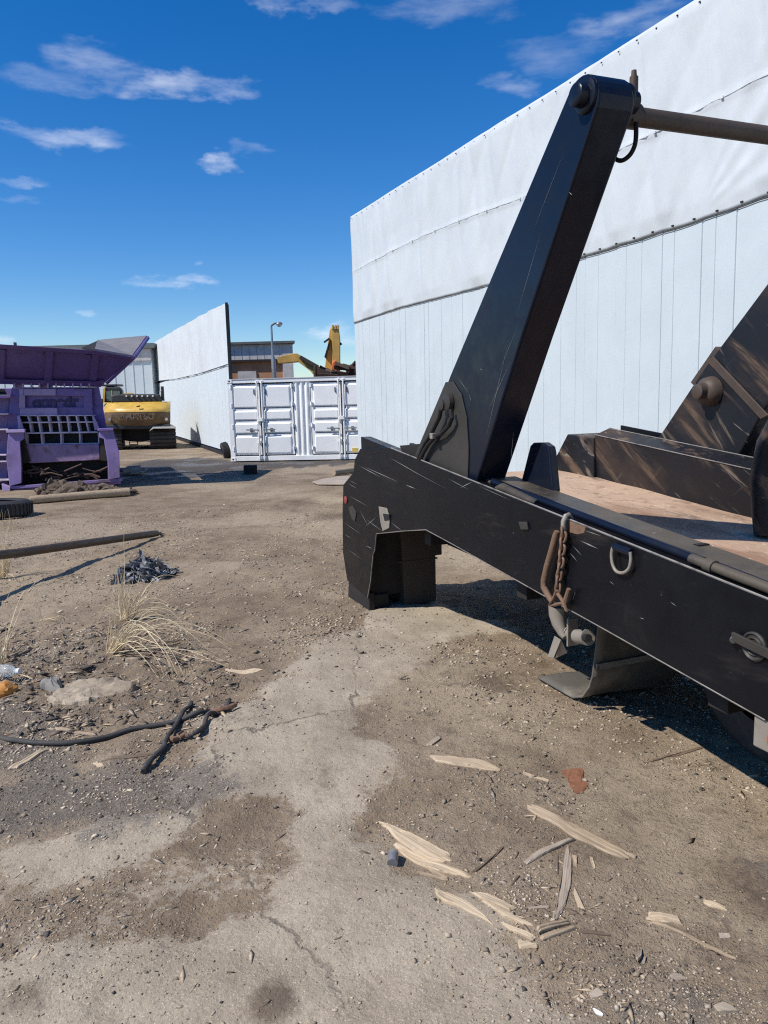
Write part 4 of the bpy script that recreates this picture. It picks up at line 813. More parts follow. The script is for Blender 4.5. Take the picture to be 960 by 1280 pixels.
# framed recess, left half painted lighter as if sunlit
for nm, pts, mm_ in (('frame_top', [(29, 485), (115, 486), (115, 495.5), (29, 494.5)], m_purple), ('frame_bottom', [(24, 509.5), (115, 509), (117, 520), (23.5, 520)], m_purple), ('frame_side', [(24, 486), (31, 486), (31.5, 510), (24, 510)], m_purplelt), ('frame_side', [(105, 495), (115, 495), (116, 510), (105, 510)], m_purple)):
    panel(nm, pts, .36, .46, mm_, bevel=.008)
panel('frame_sunlit_patch', [(30, 486), (69.5, 486), (69.5, 494.3), (30, 494.3)], .345, .37, m_purplelt, bevel=.004); panel('frame_sunlit_patch', [(25, 510.5), (71.5, 510), (72, 519.5), (25, 519.5)], .345, .37, m_purplelt, bevel=.004)  # lighter patches paint in the sunlight on the left half
fc = bpy.data.curves.new('lettering', 'FONT'); fc.body = 'qonedr'; fc.size = .34; fc.extrude = .006; fc.align_x = 'CENTER'; fc.align_y = 'CENTER'; fc.space_character = .98
fo = bpy.data.objects.new('lettering_curve', fc); COL.objects.link(fo); bpy.context.view_layer.update()
def text_mesh(fo, name, m_, par, place, ax, up, offs=.010):
    me_ = bpy.data.meshes.new_from_object(fo.evaluated_get(bpy.context.evaluated_depsgraph_get())); mb = MB(); nrm_ = V(ax).cross(V(up))
    mb.add([V(place)+V(ax)*v.co.x+V(up)*v.co.y+nrm_*v.co.z for v in me_.vertices], [list(p_.vertices) for p_ in me_.polygons])
    o = mb.build(name, m_, par); bpy.data.meshes.remove(me_); return o
fo.data.offset = .014
text_mesh(fo, 'lettering', m_smudge, shear, q(69, 502.5, .438), (1, 0, 0), (0, 0, 1))
# grille
gr = panel('grille', [(22, 519), (116, 519), (124, 556), (31, 556)], .42, .448, m_void, bevel=0)  # near-black backing paints in the dark hole behind the bars
def gbar(x0, y0, x1, y1, wd=1.9, dy=.0, nm='bar', dpt=.22):
    mb = MB(); a, b = q(x0, y0, .30+dy), q(x1, y1, .30+dy); d = (b-a); sd = V((d.z, 0, -d.x)).normalized()*wd*PY/FPX/2
    mb.prism([a-sd, a+sd, b+sd, b-sd], V((0, dpt, 0))); return mb.build(nm, m_grate, gr)
for (x, xm, xb) in ((34.5, 37, 39), (46.5, 48.5, 50.5), (60, 61.5, 63), (72, 73.5, 75), (83.5, 85, 86.5), (95, 97, 99.5), (105.5, 108, 111)):
    gbar(x, 519.5, xm, 528); gbar(xm, 528, xb, 541)
for (x, xb) in ((51.5, 52.5), (76, 76.5), (99.5, 100)): gbar(x, 541, xb, 555)
gbar(25, 528.2, 118, 527.5, 1.6, -.02); gbar(30, 541.5, 122, 540.2, 1.9, -.03); gbar(31.5, 541, 31.5, 556, 1.6, -.02); gbar(123, 540, 123.5, 555, 1.6, -.02); gbar(31, 555.8, 124, 554.5, 1.8, -.03); gbar(23, 519.5, 116, 519.3, 1.3)
panel('grille_cheek', [(21.5, 520), (24, 519.5), (30.5, 539.5), (23, 538)], .12, .42, m_purplelt, bevel=.006); panel('grille_cheek', [(115, 519), (117.5, 520), (125, 537), (118.5, 538)], .12, .42, m_purplelt, bevel=.006)
# apron, pillars, mouth
panel('apron', [(32, 556.5), (124, 555), (125, 575), (38, 579), (30, 577)], .16, .44, m_purplerust)
panel('pillar', [(10, 540), (30, 539.5), (30, 549), (25, 552), (27, 580), (27, 604), (12, 608), (8, 575)], -.05, .62, m_pillar); panel('pillar', [(124, 537.5), (141, 536.5), (144, 546), (149, 565), (150, 597), (136, 600), (135, 578), (130, 549), (124, 547)], -.05, .62, m_pillar)
panel('pillar_cap', [(7, 537.5), (31, 536.5), (31, 540.5), (8, 541)], -.12, .5, m_purplelt, bevel=.006); panel('pillar_cap', [(122, 535.5), (141.5, 535), (142, 538), (122, 538.8)], -.12, .5, m_purple, bevel=.006)
panel('cheek_grime', [(25, 552), (31, 549), (38, 578), (27, 580)], .10, .40, m_dark); panel('cheek_grime', [(125, 547), (130, 549), (135, 577), (126, 576)], .10, .40, m_dark)
mo = panel('mouth', [(27, 576), (136, 573), (137, 600), (28, 604)], .42, .445, m_void, bevel=0)  # near-black sheet: the opening's shade put into its colour
m = MB(); rr = random.Random(4)
for k in range(34):
    x = rr.uniform(34, 128); y = rr.uniform(588, 601); a = q(x, y, rr.uniform(.1, .38)); b = a+V((rr.uniform(-.5, .5), rr.uniform(-.06, .04), rr.uniform(-.06, .16))); m.tube([a, (a+b)/2+V((0, 0, rr.uniform(-.03, .06))), b], rr.uniform(.008, .025), 6)
m.build('jammed_scrap', m_scrap, shear)
m = MB(); m.beam(q(10, 609.5, .05), q(152, 599.5, .05), .14, .06); m.beam(q(12, 611.5, .1), q(150, 602, .1), .1, .10); m.build('sill_beam', m_pillar, shear, bevel=.006)
panel('under_sill_dark_fill', [(14, 608), (150, 600), (150, 616), (14, 622)], .5, 4.4, m_void, bevel=0)  # near-black block painting in the dark void below the sill
panel('corner_foot', [(2, 605), (12.5, 609), (13, 624), (4, 622)], -.1, .3, m_purplelt, bevel=.008)
# left flank with flanges, going off to the left
panel('side_wall', [(-60, 500), (12, 497), (9, 540), (10, 605), (-60, 612)], .55, .8, m_pillar)
for (y0, y1, xx, zz) in ((493, 496.5, 12, 0), (516.5, 520, 10, 0), (536, 539.5, 10, 0), (568, 571, 7.5, 0), (576, 580, 8, 0), (599, 608, 11, 0)): panel('flange', [(-60, y0+1), (xx, y0), (xx+.5, y0+1.7), (-60, y1-.5)], .10, .6, m_grate, bevel=.005)
panel('side_port', [(-40, 486), (5, 486), (9, 494), (-40, 500)], .48, .56, m_void, bevel=0)

# dirt and scrap heaped below the mouth
m = MB(); rr = random.Random(8)
for k in range(46):
    x = rr.uniform(40, 150); t_ = (x-40)/110; h_ = max(.05, (.36-.26*t_)*rr.uniform(.5, 1)); c_ = gp(x, 626-.02*x); c_.y -= rr.uniform(0, .55)*-1; m.rock(V((c_.x, c_.y+.35, h_*.3)), rr.uniform(.08, .24), rr.uniform(.08, .22), h_*.6, k, 3, .9)
tag(m.build('spoil_heap', m_soil, loc=gp(90, 624)), 'heap of crumbly dirt and scrap spilling under the purple shear', 'dirt heap', kind='stuff')

# ------------------------------------------------------------------ yellow excavator, seen from behind
EY = 30.0
ex = thing('excavator', V((dp(172, 560, EY).x, EY, 0)), 'yellow tracked excavator parked with its muddy counterweight towards us', 'excavator')
def e(px, py, dy=0.0): return dp(px, py, EY+dy)
def ep(name, pts, y0, y1, m_, par=ex, bevel=.04, seg=3):
    mb = MB(); mb.prism([e(x, y, y0) for x, y in pts], V((-.29*(y1-y0), y1-y0, 0))); return mb.build(name, m_, par, bevel=bevel, seg=seg)
# counterweight: curved in plan, bulged in section
cw = MB()
def cwp(u, v):
    x = 130.5+(213-130.5)*u; yt = 503.5-1.5*u; yb = 534-.5*u
    yy = yb+(yt-yb)*v; inset = (abs(2*u-1)**4)*.55; bulge = -.22*sin(pi*min(1, v*1.0))**.6
    xx = x+(0 if v > .15 else (1-v/.15)*2*(.5-u)*2)
    return e(xx, yy, .35+inset+bulge+(.25*(v-.7)/.3 if v > .7 else 0))
cw.grid(cwp, 24, 12)
kb = len(cw.v); w_ = 25
for j in (0, 12):
    pass
cwo = cw.build('counterweight', m_yeldirt, ex, smooth=True)
m = MB()
def cwtop(u, v):
    p0 = cwp(u, .60+.4*min(1, v*2)) if v <= .5 else cwp(u, 1)+V((0, (v-.5)*2*1.0, 0)); return p0+V((0, -.012, .006))
m.grid(cwtop, 24, 10); m.build('top_cover', m_yel, cwo, smooth=True)
ep('upper_body', [(133, 504), (211, 503), (211, 533), (133, 533)], .95, 3.6, m_yel); ep('lower_edge', [(131, 531), (214, 530.5), (211, 536), (134, 537)], .30, 1.2, m_chassis)
fc.body = 'KOMATSU'; fc.size = .36; fc.offset = .006; bpy.context.view_layer.update()
mt = text_mesh(fo, 'lettering', m_faintletter, cwo, e(166, 521, .118), (1, 0, 0), (0, -.06, 1))
bpy.data.objects.remove(fo)
m = MB(); m.prism([e(170, 508, .1), (e(175, 506.5, .1)), e(174.5, 508.5, .1), e(171, 509, .1)], V((0, .05, 0))); m.build('lift_eye', m_chassis, cwo)
for x in (137, 208): m = MB(); m.cyl(e(x, 524, .42), e(x, 524, .16), .06); m.build('rear_reflector', m_fender, cwo)
ep('engine_hood', [(139, 494), (147, 492.5), (200, 492.5), (203, 502.5), (139, 503.5)], .7, 2.4, m_chassis, bevel=.06)
for k in range(6): ep('hood_grip', [(157+k*6.6, 494), (159+k*6.6, 494), (159+k*6.6, 496.2), (157+k*6.6, 496.2)], .62, .72, m_fender, bevel=.01)
cb_ = ep('cab', [(128.5, 503), (129.5, 487), (132, 483), (150, 483.5), (152.5, 488), (152.5, 503)], 1.2, 2.8, m_chassis, bevel=.06)
m = MB(); m.prism([e(132.5, 501, 1.185), e(132.5, 488.5, 1.185), e(150, 489, 1.185), e(150, 501, 1.185)], V((0, .01, 0))); m.build('rear_window', m_glass, cb_); m = MB(); m.box(0, 0, 0, 0, 0, 0)
m = MB(); m.prism([e(139, 502, 1.17), e(140, 502, 1.17), e(140, 488, 1.17), e(139, 488, 1.17)], V((0, .02, 0))); m.prism([e(128, 503, 1.15), e(130.5, 503, 1.15), e(131.5, 484, 1.15), e(129, 486, 1.15)], V((0, .05, 0))); m.build('window_post', m_yel, cb_)
m = MB(); m.obox(e(141, 481.8, 1.6), (.30, 0, 0), (0, .4, 0), (0, 0, .04)); m.build('roof_hatch', m_chassis, cb_, bevel=.02)
m = MB(); m.cyl(e(203.5, 501, 1.2), e(202.8, 483, 1.2), .07, .06); m.build('exhaust_pipe', m_chassis, ex, smooth=True)
m = MB(); m.beam(e(127, 506, .9), e(126, 498, .9), .04, .04); m.obox(e(125.5, 504, .85), (.10, 0, 0), (0, .03, 0), (0, 0, .17)); m.build('mirror', m_chassis, ex)
m = MB(); m.beam(e(199, 500, 1.0), e(200, 489, 1.0), .03, .03); m.beam(e(200, 489, 1.0), e(203, 487, 1.3), .03, .03); m.build('handrail', m_fender, ex)
def track(x0, x1, ytop, ybot, nm):
    zt_ = e(x0, ytop).z; L_ = 3.9; r = zt_/2; X0, X1 = e(x0, ybot).x, e(x1, ybot).x
    pr = [V((X0, EY+.55+r+r*math.cos(a), r-r*math.sin(a))) for a in np.linspace(pi*.5, pi*1.5, 12)] + [V((X0, EY+.55+L_-r-r*math.cos(a), r+r*math.sin(a)-0)) for a in np.linspace(pi*.5, -pi*.5, 12)]
    pr = [V((p_.x-.29*(p_.y-EY), p_.y, max(.01, p_.z))) for p_ in pr]
    mb = MB(); mb.prism(pr, V((X1-X0, 0, 0))); o = mb.build('track', m_trackm, ex, bevel=.03)
    sh2 = MB()
    for a in np.linspace(pi*.5, pi*1.35, 9): c_ = V(((X0+X1)/2, EY+.55+r+(r+.02)*math.cos(a), r-(r+.02)*math.sin(a))); c_.z = max(.03, c_.z); c_.x -= .29*(c_.y-EY); tdir = V((0, -math.sin(a), -math.cos(a))); sh2.obox(c_, ((X1-X0)/2+.01, 0, 0), tdir*.05, tdir.cross(V((1, 0, 0)))*.03)
    sh2.build('grouser', m_trackm, o)
track(188.5, 221, 535.5, 560, 'r'); track(126, 152, 538, 562, 'l')
m = MB(); m.prism([e(186.5, 539, .2), e(191, 533.5, .2), e(217, 533, .2), e(220, 536, .2), e(217, 535.4, .2), e(192, 535.7, .2)], V((-.93, 3.2, 0))); m.build('track_guard', m_fender, ex)
ep('undercarriage', [(150, 535), (192, 535), (190, 550), (178, 552), (164, 552), (152, 550)], 1.0, 3.6, m_void, bevel=.03)
m = MB(); m.tube([e(162, 552, .9), e(162, 556, .9), e(172, 556, .9), e(172, 552, .9)], .03, 6); m.build('tow_hitch', m_trackm, ex)
m = MB(); m.beam(e(160, 500, 3.2), e(160, 520, 8.2), .5, .6); m.beam(e(160, 520, 8.2), e(160, 545, 6.8), .35, .35); m.build('boom', m_yel, ex, bevel=.03)

# ------------------------------------------------------------------ buildings and machines beyond
BK = 46.0
wh = thing('warehouse', V((dp(120, 540, BK).x, BK+1, 0)), 'grey clad warehouse with dark flat roof edge beyond the purple shear', 'building')
def wp(px, py, Y=BK): return dp(px, py, Y)
x0, x1 = wp(-150, 480).x, wp(189, 480).x; zt_, zb_ = wp(100, 431).z, 0
m = MB(); m.box(x0, x1, BK+.3, BK+12, 0, zt_-.15); m.build('wall', m_siding_far, wh)
m = MB(); zz = wp(155, 451).z; m.box(x0-.02, x1+.02, BK+.20, BK+.31, zz, zt_-.3); m.build('upper_cladding', m_greyclad, wh)
m = MB(); m.box(x0-.3, x1+.3, BK, BK+12.3, zt_-.28, zt_); m.build('roof', m_roofgrey, wh)
m = MB(); m.box(wp(16, 431).x, wp(17, 431).x+.05, BK+.1, BK+.3, zt_, zt_+.25); m.build('roof_vent', m_chassis, wh)
m = MB()
for k in range(30): xx = x0+(x1-x0)*k/29; m.box(xx-.02, xx+.02, BK+.27, BK+.31, .1, zz-.02)
m.build('cladding_rib', m_siding_far, wh)

BY = 48.0
bb = thing('brick_building', V((dp(330, 520, BY).x, BY, 0)), 'brown brick building with grey fascia and dark roof edge behind the container', 'building')
X0, X1, X2 = dp(250, 450, BY).x, dp(362, 450, BY).x, dp(367.5, 450, BY).x
Zr0, Zr1, Zf, Zb = dp(330, 427, BY).z, dp(330, 430.5, BY).z, dp(330, 449.5, BY).z, 0
def sbox(mb, x0, x1, y0, y1, z0, z1): mb.prism([V((x0, y0, z0)), V((x1, y0, z0)), V((x1, y0, z1)), V((x0, y0, z1))], V((-.21*(y1-y0), y1-y0, 0)))
m = MB(); sbox(m, X0, X2-.3, BY+.2, BY+9, 0, Zf); m.build('brick_wall', m_brick, bb)
m = MB(); sbox(m, X0, X1-.02, BY, BY+9.1, Zf, Zr1); sbox(m, X1-.42, X2-.05, BY-.03, BY+9.05, 0, Zr1-.02); m.build('fascia', m_greyclad, bb)
m = MB(); sbox(m, X0-.2, X2+.12, BY-.25, BY+9.3, Zr1, Zr0); m.build('roof_edge', m_roof, bb, bevel=.02)
m = MB(); m.box(X0, X1-.45, BY-.04, BY+.02, Zf-.12, Zf+.02); m.build('fascia_trim', m_dark, bb)
m = MB(); m.box(dp(297, 470, BY).x, dp(320, 470, BY).x, BY+.12, BY+.22, 0, dp(308, 464, BY).z); m.build('shutter_door', m_greyclad, bb)
m = MB()
for k in range(12): xx = X0+(X1-X0)*k/12+.3; m.box(xx-.012, xx+.012, BY-.012, BY+.01, Zf+.02, Zr1)
m.build('fascia_seam', m_lamp, bb)

LY = 40.0
lm = thing('street_lamp', V((dp(343, 520, LY).x, LY, 0)), 'grey street lamp with short bent arm before the brick building', 'street lamp')
m = MB(); a = dp(339.2, 408, LY); m.tube([V((a.x+.08, LY, 0)), V((a.x+.05, LY, 2.5)), V((a.x+.02, LY, 3.9)), V((a.x, LY, 4.1)), a], [.13, .12, .12, .06, .05], 12); m.build('pole', m_lamp, lm, smooth=True)
m = MB(); m.tube([a, a+V((.02, 0, .05)), dp(343, 404.5, LY), dp(347, 403.5, LY)], .045, 10); m.build('arm', m_roof, lm, smooth=True)
m = MB(); c_ = dp(349, 405, LY); m.lathe(c_+V((0, 0, .10)), (0, 0, -1), [(0, 0), (0, .08), (.04, .15), (.1, .17), (.12, .16)], 18); hd_ = m.build('lamp_head', m_lamp, lm, smooth=True)
m = MB(); m.lathe(c_+V((0, 0, -.02)), (0, 0, -1), [(0, .15), (.05, .14), (.11, .08), (.13, 0)], 18); m.build('globe', m_lampglass, hd_, smooth=True)

# material handler and scrap heap over the container
HY = 36.0
mh = thing('material_handler', V((dp(400, 520, HY).x, HY+2, 0)), 'ochre excavator boom and upright stick sticking up behind the container', 'excavator')
def h(px, py, dy=0.0): return dp(px, py, HY)+V((0, dy, 0))
def hprm(name, pts, y0, y1, m_, par=mh, bevel=.02):
    mb = MB(); mb.prism([h(x, y, y0) for x, y in pts], V((0, y1-y0, 0))); return mb.build(name, m_, par, bevel=bevel)
bo = hprm('boom', [(345, 446), (366, 441.5), (371, 441.5), (377, 446), (379, 452), (370, 452), (347, 454)], .2, .8, m_boom); hprm('boom_knuckle', [(366, 441.5), (371, 441.5), (377, 447), (399, 459), (404, 468), (396, 474), (388, 464), (371, 451)], .1, .9, m_boom, bo)
m = MB(); m.beam(h(375, 446, .02), h(398, 459, .02), .16, .16); m.build('boom_cylinder', m_rustbar, bo)
st = hprm('stick', [(411.5, 412), (414, 408), (418, 407.5), (419, 445), (414, 468), (404, 478), (401, 472), (406, 455), (408, 436)], .3, .8, m_boom)
hprm('stick_face', [(414.5, 408.5), (423, 408), (425, 424), (425, 470), (414, 474), (416, 440)], -.1, .35, m_boom, st)
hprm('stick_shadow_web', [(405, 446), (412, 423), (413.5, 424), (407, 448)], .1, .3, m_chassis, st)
for x in (415, 418.5, 421.5): hprm('pin_ear', [(x, 406.5), (x+2.2, 406.5), (x+2.2, 412), (x, 412)], -.16, .2, m_boom, st, .01)
hprm('hose_guard', [(416, 453), (420, 450.5), (423, 455), (421.5, 466), (416.5, 467), (414.5, 460)], -.3, -.12, m_orange, st, .03)
m = MB(); m.beam(h(405, 428, 0), h(412, 423, 0), .08, .08); m.beam(h(424, 428, 0), h(427, 431, 0), .1, .1); m.build('hose_bracket', m_chassis, st)
bd_ = MB(); bd_.box(h(392, 480).x, h(440, 480).x, HY+1.2, HY+4.5, 1.0, h(400, 471).z); bd_.build('upper_body', m_boom, mh, bevel=.1)
for dx in (394, 430): m = MB(); m.box(h(dx, 480).x, h(dx, 480).x+.7, HY+.9, HY+4.8, .02, .95); m.build('track', m_trackm, mh, bevel=.15)
m = MB(); m.beam(h(397, 466, 1.7), h(404, 480, 2.2), .5, .6); m.build('boom_foot', m_boom, mh, bevel=.02)
m = MB(); rr = random.Random(21)
for k in range(150):
    x = rr.uniform(398, 470); ztop = h(x, 469-(x-384)*.12 if x < 425 else 458).z; c_ = h(x, 470); c_.y = HY-1.8+rr.uniform(-.6, .8); c_.z = rr.uniform(.6, 1)*ztop
    d_ = V((rr.uniform(-1, 1), rr.uniform(-.4, .4), rr.uniform(-.5, .5))).normalized(); m.beam(c_-d_*rr.uniform(.15, .5), c_+d_*rr.uniform(.15, .5), rr.uniform(.06, .28), rr.uniform(.03, .12), up=(rr.uniform(-1, 1), 1, .3))
for k in range(12): x = rr.uniform(396, 470); c_ = h(x, 480); c_.y = HY-1.0; m.rock(V((c_.x, c_.y, .9)), .6, .7, 1.5, k, 3, .5)
tag(m.build('scrap_heap', m_scrap, loc=V((h(430, 520).x, HY-1, 0))), 'dark heap of mixed metal scrap showing over the container roof', 'scrap heap', kind='stuff')

# ------------------------------------------------------------------ loose things on the ground
def gg(px, py, dz=0.0):
    a = gp(px, py); return V((a.x, a.y, gz(a.x, a.y)+dz))
def tyre(c, axis_, R, wd, label, squash=1):
    o = None; m = MB(); h_ = wd/2
    m.lathe(c, axis_, [(-h_*.8, R*.60), (-h_, R*.68), (-h_, R*.86), (-h_*.82, R*.96), (-h_*.7, R), (h_*.7, R), (h_*.82, R*.96), (h_, R*.86), (h_, R*.68), (h_*.8, R*.60), (h_*.6, R*.66), (-h_*.6, R*.66), (-h_*.8, R*.60)], 40)
    for k in range(40):
        a = 2*pi*k/40; d = V(axis_).normalized(); u = d.orthogonal().normalized(); w_ = d.cross(u); rad = u*cos(a)+w_*sin(a)
        m.obox(V(c)+rad*(R+.004), rad*.012, d*h_*.66, d.cross(rad)*.012)
    return m
tc = gp(3, 646); m = tyre(V((tc.x, tc.y+.0, .145)), (.03, .04, 1), .45, .26, '')
tag(m.build('tyre', m_tyre, loc=V((tc.x, tc.y, 0)), smooth=True), 'black tyre lying flat on the dirt before the purple shear', 'tyre', 'discarded tyres')
tc = gp(282, 573); m = tyre(V((tc.x, tc.y+.1, .24)), (.9, .3, .25), .26, .24, '')
tag(m.build('tyre', m_tyre, loc=V((tc.x, tc.y, 0)), smooth=True), 'small black tyre standing between the far wall and the container corner', 'tyre', 'discarded tyres')
# pipe propped up at its left end
a = gp(197, 671.5); b = V((-3.62, 7.46, .30)); d = (b-a).normalized(); e_ = b+d*1.3
m = MB(); m.tube([a+V((0, 0, .05))+d*.0, a+V((0, 0, .05))+d*.15, b, e_], [.036, .044, .045, .045], 16)
tag(m.build('steel_pipe', m_rustbar, loc=V((a.x, a.y, 0)), smooth=True), 'long brown steel pipe propped up off the dirt with one end down', 'pipe')
m = MB()
for k in range(5): c_ = a+V((0, 0, .05))-d*.02; m.tube([c_, c_-d*.12+V((random.uniform(-.04, .08), random.uniform(-.05, .05), random.uniform(-.03, .05)))], [.01, .004], 5)
m.build('frayed_end', m_rustbar, bpy.data.objects['steel_pipe']); bpy.data.objects['frayed_end'].location = (0, 0, 0)
fe = bpy.data.objects['frayed_end']
for v in fe.data.vertices: v.co = v.co - V((a.x, a.y, 0))
m = MB(); m.rock(V((e_.x+.1, e_.y+.15, e_.z*.36)), .34, .3, e_.z*.42, 3, 3, .25); tag(m.build('concrete_lump', m_greyrock, loc=V((e_.x, e_.y, 0))), 'grey concrete lump propping up the brown steel pipe', 'rubble')
a, b = gp(38, 630), gp(162, 620); m = MB(); m.tube([V((a.x, a.y, .07)), V(((a.x+b.x)/2, (a.y+b.y)/2, .08)), V((b.x, b.y, .08))], [.075, .075, .08], 14)
tag(m.build('log', m_wood, loc=V((b.x, b.y, 0)), smooth=True), 'straight pale log lying in front of the purple shear', 'log')
# dark block, boards near the container
a = gp(312, 593); m = MB(); m.obox(V((a.x, a.y+.15, .10)), (.16, .02, 0), (-.02, .14, 0), (0, .01, .11)); tag(m.build('rubber_block', m_void, loc=V((a.x, a.y, 0)), bevel=.015), 'black rubber block lying on the dirt before the container doors', 'block')
m = MB(); m.prism([gp(x, y, .02) for x, y in [(390, 603), (404, 599.5), (425, 596), (470, 597), (470, 606), (398, 606)]], V((0, 0, .018))); tag(m.build('board', m_plywood, loc=gp(420, 602)), 'pale flat board lying on the dirt left of the truck', 'board')
a, b = gp(417, 595), gp(450, 590.5); m = MB(); m.tube([V((a.x, a.y, .08)), V((b.x, b.y, .08))], .07, 10); tag(m.build('timber_pole', m_wood, loc=V((a.x, a.y, 0)), smooth=True), 'short timber pole end beside the pale board', 'timber')
m = MB(); rr = random.Random(2)
for k in range(9): a = gp(153+rr.uniform(0, 20), 592+rr.uniform(-2, 2)); m.obox(V((a.x, a.y, .06+rr.uniform(0, .08))), V((rr.uniform(.1, .25), rr.uniform(-.1, .1), 0)), V((0, rr.uniform(.05, .12), 0)), V((rr.uniform(-.02, .02), 0, rr.uniform(.02, .05))))
tag(m.build('rubble_pile', m_greyrock, loc=gp(163, 592)), 'little pile of broken slabs beside the purple shear', 'rubble')

WOODN = [0]
def slab(outline, m_, thick, name, label, cat, group='splintered wood scraps on the dirt', lean=0.0, jag=.004, sub=3):
    """outline measured on the ground; long grain ridges, splintered ragged ends"""
    g = [gp(x, y) for x, y in outline]; c_ = sum(g, V((0, 0, 0)))/len(g); thick = thick*.46
    best = max(((a, b) for a in g for b in g), key=lambda ab: (ab[0]-ab[1]).length); ax = (best[1]-best[0]).normalized(); ang = math.atan2(ax.y, ax.x)
    R_ = Matrix.Rotation(-ang, 3, 'Z'); RI = R_.inverted(); sd_ = sum(map(ord, label)); rr = random.Random(sd_)
    lp = [R_ @ (p_-c_) for p_ in g]; x0_, x1_ = min(p_.x for p_ in lp), max(p_.x for p_ in lp); n = len(lp)
    y0_, y1_ = min(p_.y for p_ in lp), max(p_.y for p_ in lp); L_ = x1_-x0_; W_ = y1_-y0_
    def span(y):                                  # straight grain: where a line along the piece crosses the outline
        xs = []
        for i in range(n):
            p_, q_ = lp[i], lp[(i+1) % n]
            if (p_.y <= y) != (q_.y <= y): xs.append(p_.x+(q_.x-p_.x)*(y-p_.y)/(q_.y-p_.y))
        return (min(xs), max(xs)) if len(xs) > 1 else None
    nu = max(14, min(60, int(L_/.012))); nv = 15; ng = rr.choice((3, 4, 5)); cut = sorted(rr.uniform(.12, .88) for _ in range(ng-1))
    grp = [sum(1 for q_ in cut if j/nv > q_) for j in range(nv+1)]; ga = [rr.uniform(0, .05)*L_ for _ in range(ng)]; gb = [rr.uniform(0, .06)*L_ for _ in range(ng)]; gh = [rr.uniform(.6, 1.15) for _ in range(ng)]
    top_, bot_ = [], []
    for j in range(nv+1):
        v = j/nv; y = y0_+W_*(.03+.94*v); sp_ = span(y) or (lp[0].x, lp[0].x+.01)
        xa, xb = sp_[0]+ga[grp[j]]*min(1, (sp_[1]-sp_[0])/L_)+rr.uniform(0, .012)*L_, sp_[1]-gb[grp[j]]*min(1, (sp_[1]-sp_[0])/L_)-rr.uniform(0, .012)*L_
        for i in range(nu+1):
            x = xa+(xb-xa)*i/nu; y2 = y+.0011*mnoise.noise(V((x*30, v*9, sd_))); wd = RI @ V((x, y2, 0)); zg = gz(c_.x+wd.x, c_.y+wd.y); s_ = (x-x0_)/L_
            th_ = thick*gh[grp[j]]*(.85+.42*.3*mnoise.noise(V((x*3, v*23, sd_*.11))))*(1 if 0 < j < nv else .7)*min(1, .35+min(i, nu-i)/nu*9)
            top_.append(V((x, y2, zg+lean*s_+max(.003, th_)))); bot_.append(V((x, y2, zg-.004+lean*s_)))
    w1 = nu+1; N_ = len(top_); F_ = [[j*w1+i, j*w1+i+1, (j+1)*w1+i+1, (j+1)*w1+i] for j in range(nv) for i in range(nu)]
    bd = list(range(w1))+[j*w1+nu for j in range(1, nv+1)]+[nv*w1+i for i in range(nu-1, -1, -1)]+[j*w1 for j in range(nv-1, 0, -1)]
    F_ += [[bd[k], bd[(k+1) % len(bd)], bd[(k+1) % len(bd)]+N_, bd[k]+N_] for k in range(len(bd))]
    me_ = bpy.data.meshes.new(name); me_.from_pydata([tuple(p_) for p_ in top_+bot_], [], F_); bm = bmesh.new(); bm.from_mesh(me_); bmesh.ops.recalc_face_normals(bm, faces=bm.faces); bm.to_mesh(me_); bm.free()
    me_.materials.append(m_); o = bpy.data.objects.new(name, me_); COL.objects.link(o); o.location = (c_.x, c_.y, 0); o.rotation_euler = (0, 0, ang); WOODN[0] += 1
    return tag(o, label, cat, group)
Za = lambda pts: [(440+x/3.2, 980+y/3.2) for x, y in pts]
Zb_ = lambda pts: [(520+x/2.526, 920+y/2.526) for x, y in pts]
Zc = lambda pts: [(690+x/3.556, 1080+y/3.556) for x, y in pts]
Zd = lambda pts: [(x/3, 780+y/3) for x, y in pts]
slab(Za([(95, 130), (200, 175), (290, 220), (400, 280), (415, 320), (380, 318), (300, 290), (230, 255), (170, 210)]), m_pale, .03, 'wood_slab', 'broad split slab of pale wood topmost of the pair beside the black stub', 'wood')
slab(Za([(155, 232), (185, 228), (260, 275), (340, 318), (420, 348), (490, 378), (470, 382), (400, 362), (340, 352), (300, 330), (240, 295), (175, 255)]), m_pale, .028, 'wood_slab', 'long pinkish splinter lying against the broad split slab near the black stub', 'wood')
slab(Za([(330, 345), (385, 372), (390, 385), (370, 384), (330, 362), (300, 335)]), m_wood, .022, 'wood_splinter', 'ragged brown splinter end under the long pinkish splinter', 'wood')
slab(Za([(255, 340), (330, 368), (390, 388), (340, 382), (270, 356)]), m_wood, .010, 'wood_splinter', 'thin curved sliver on the concrete below the broad split slab', 'wood')
slab(Za([(325, 420), (400, 452), (480, 512), (540, 558), (575, 590), (520, 562), (440, 522), (370, 490), (335, 458)]), m_pale, .026, 'wood_slab', 'pale tapering splinter pointing down the edge of the concrete', 'wood')
slab(Za([(470, 448), (560, 466), (620, 495), (660, 512), (635, 528), (580, 508), (510, 478)]), m_pale, .03, 'wood_slab', 'short blunt pale chunk heading the splinter cluster by the grey plank', 'wood')
slab(Za([(510, 484), (600, 525), (700, 573), (738, 598), (690, 587), (600, 550)]), m_pale, .024, 'wood_splinter', 'straight pale splinter in the middle of the cluster by the grey plank', 'wood')
slab(Za([(585, 568), (680, 608), (742, 634), (722, 642), (640, 608)]), m_pale, .02, 'wood_splinter', 'lower pale splinter of the cluster ending at the brown wedge', 'wood')
slab(Za([(735, 608), (800, 583), (870, 562), (882, 572), (800, 602), (742, 628)]), m_wood, .03, 'wood_wedge', 'brown split wedge at the foot of the grey plank', 'wood', lean=.01)
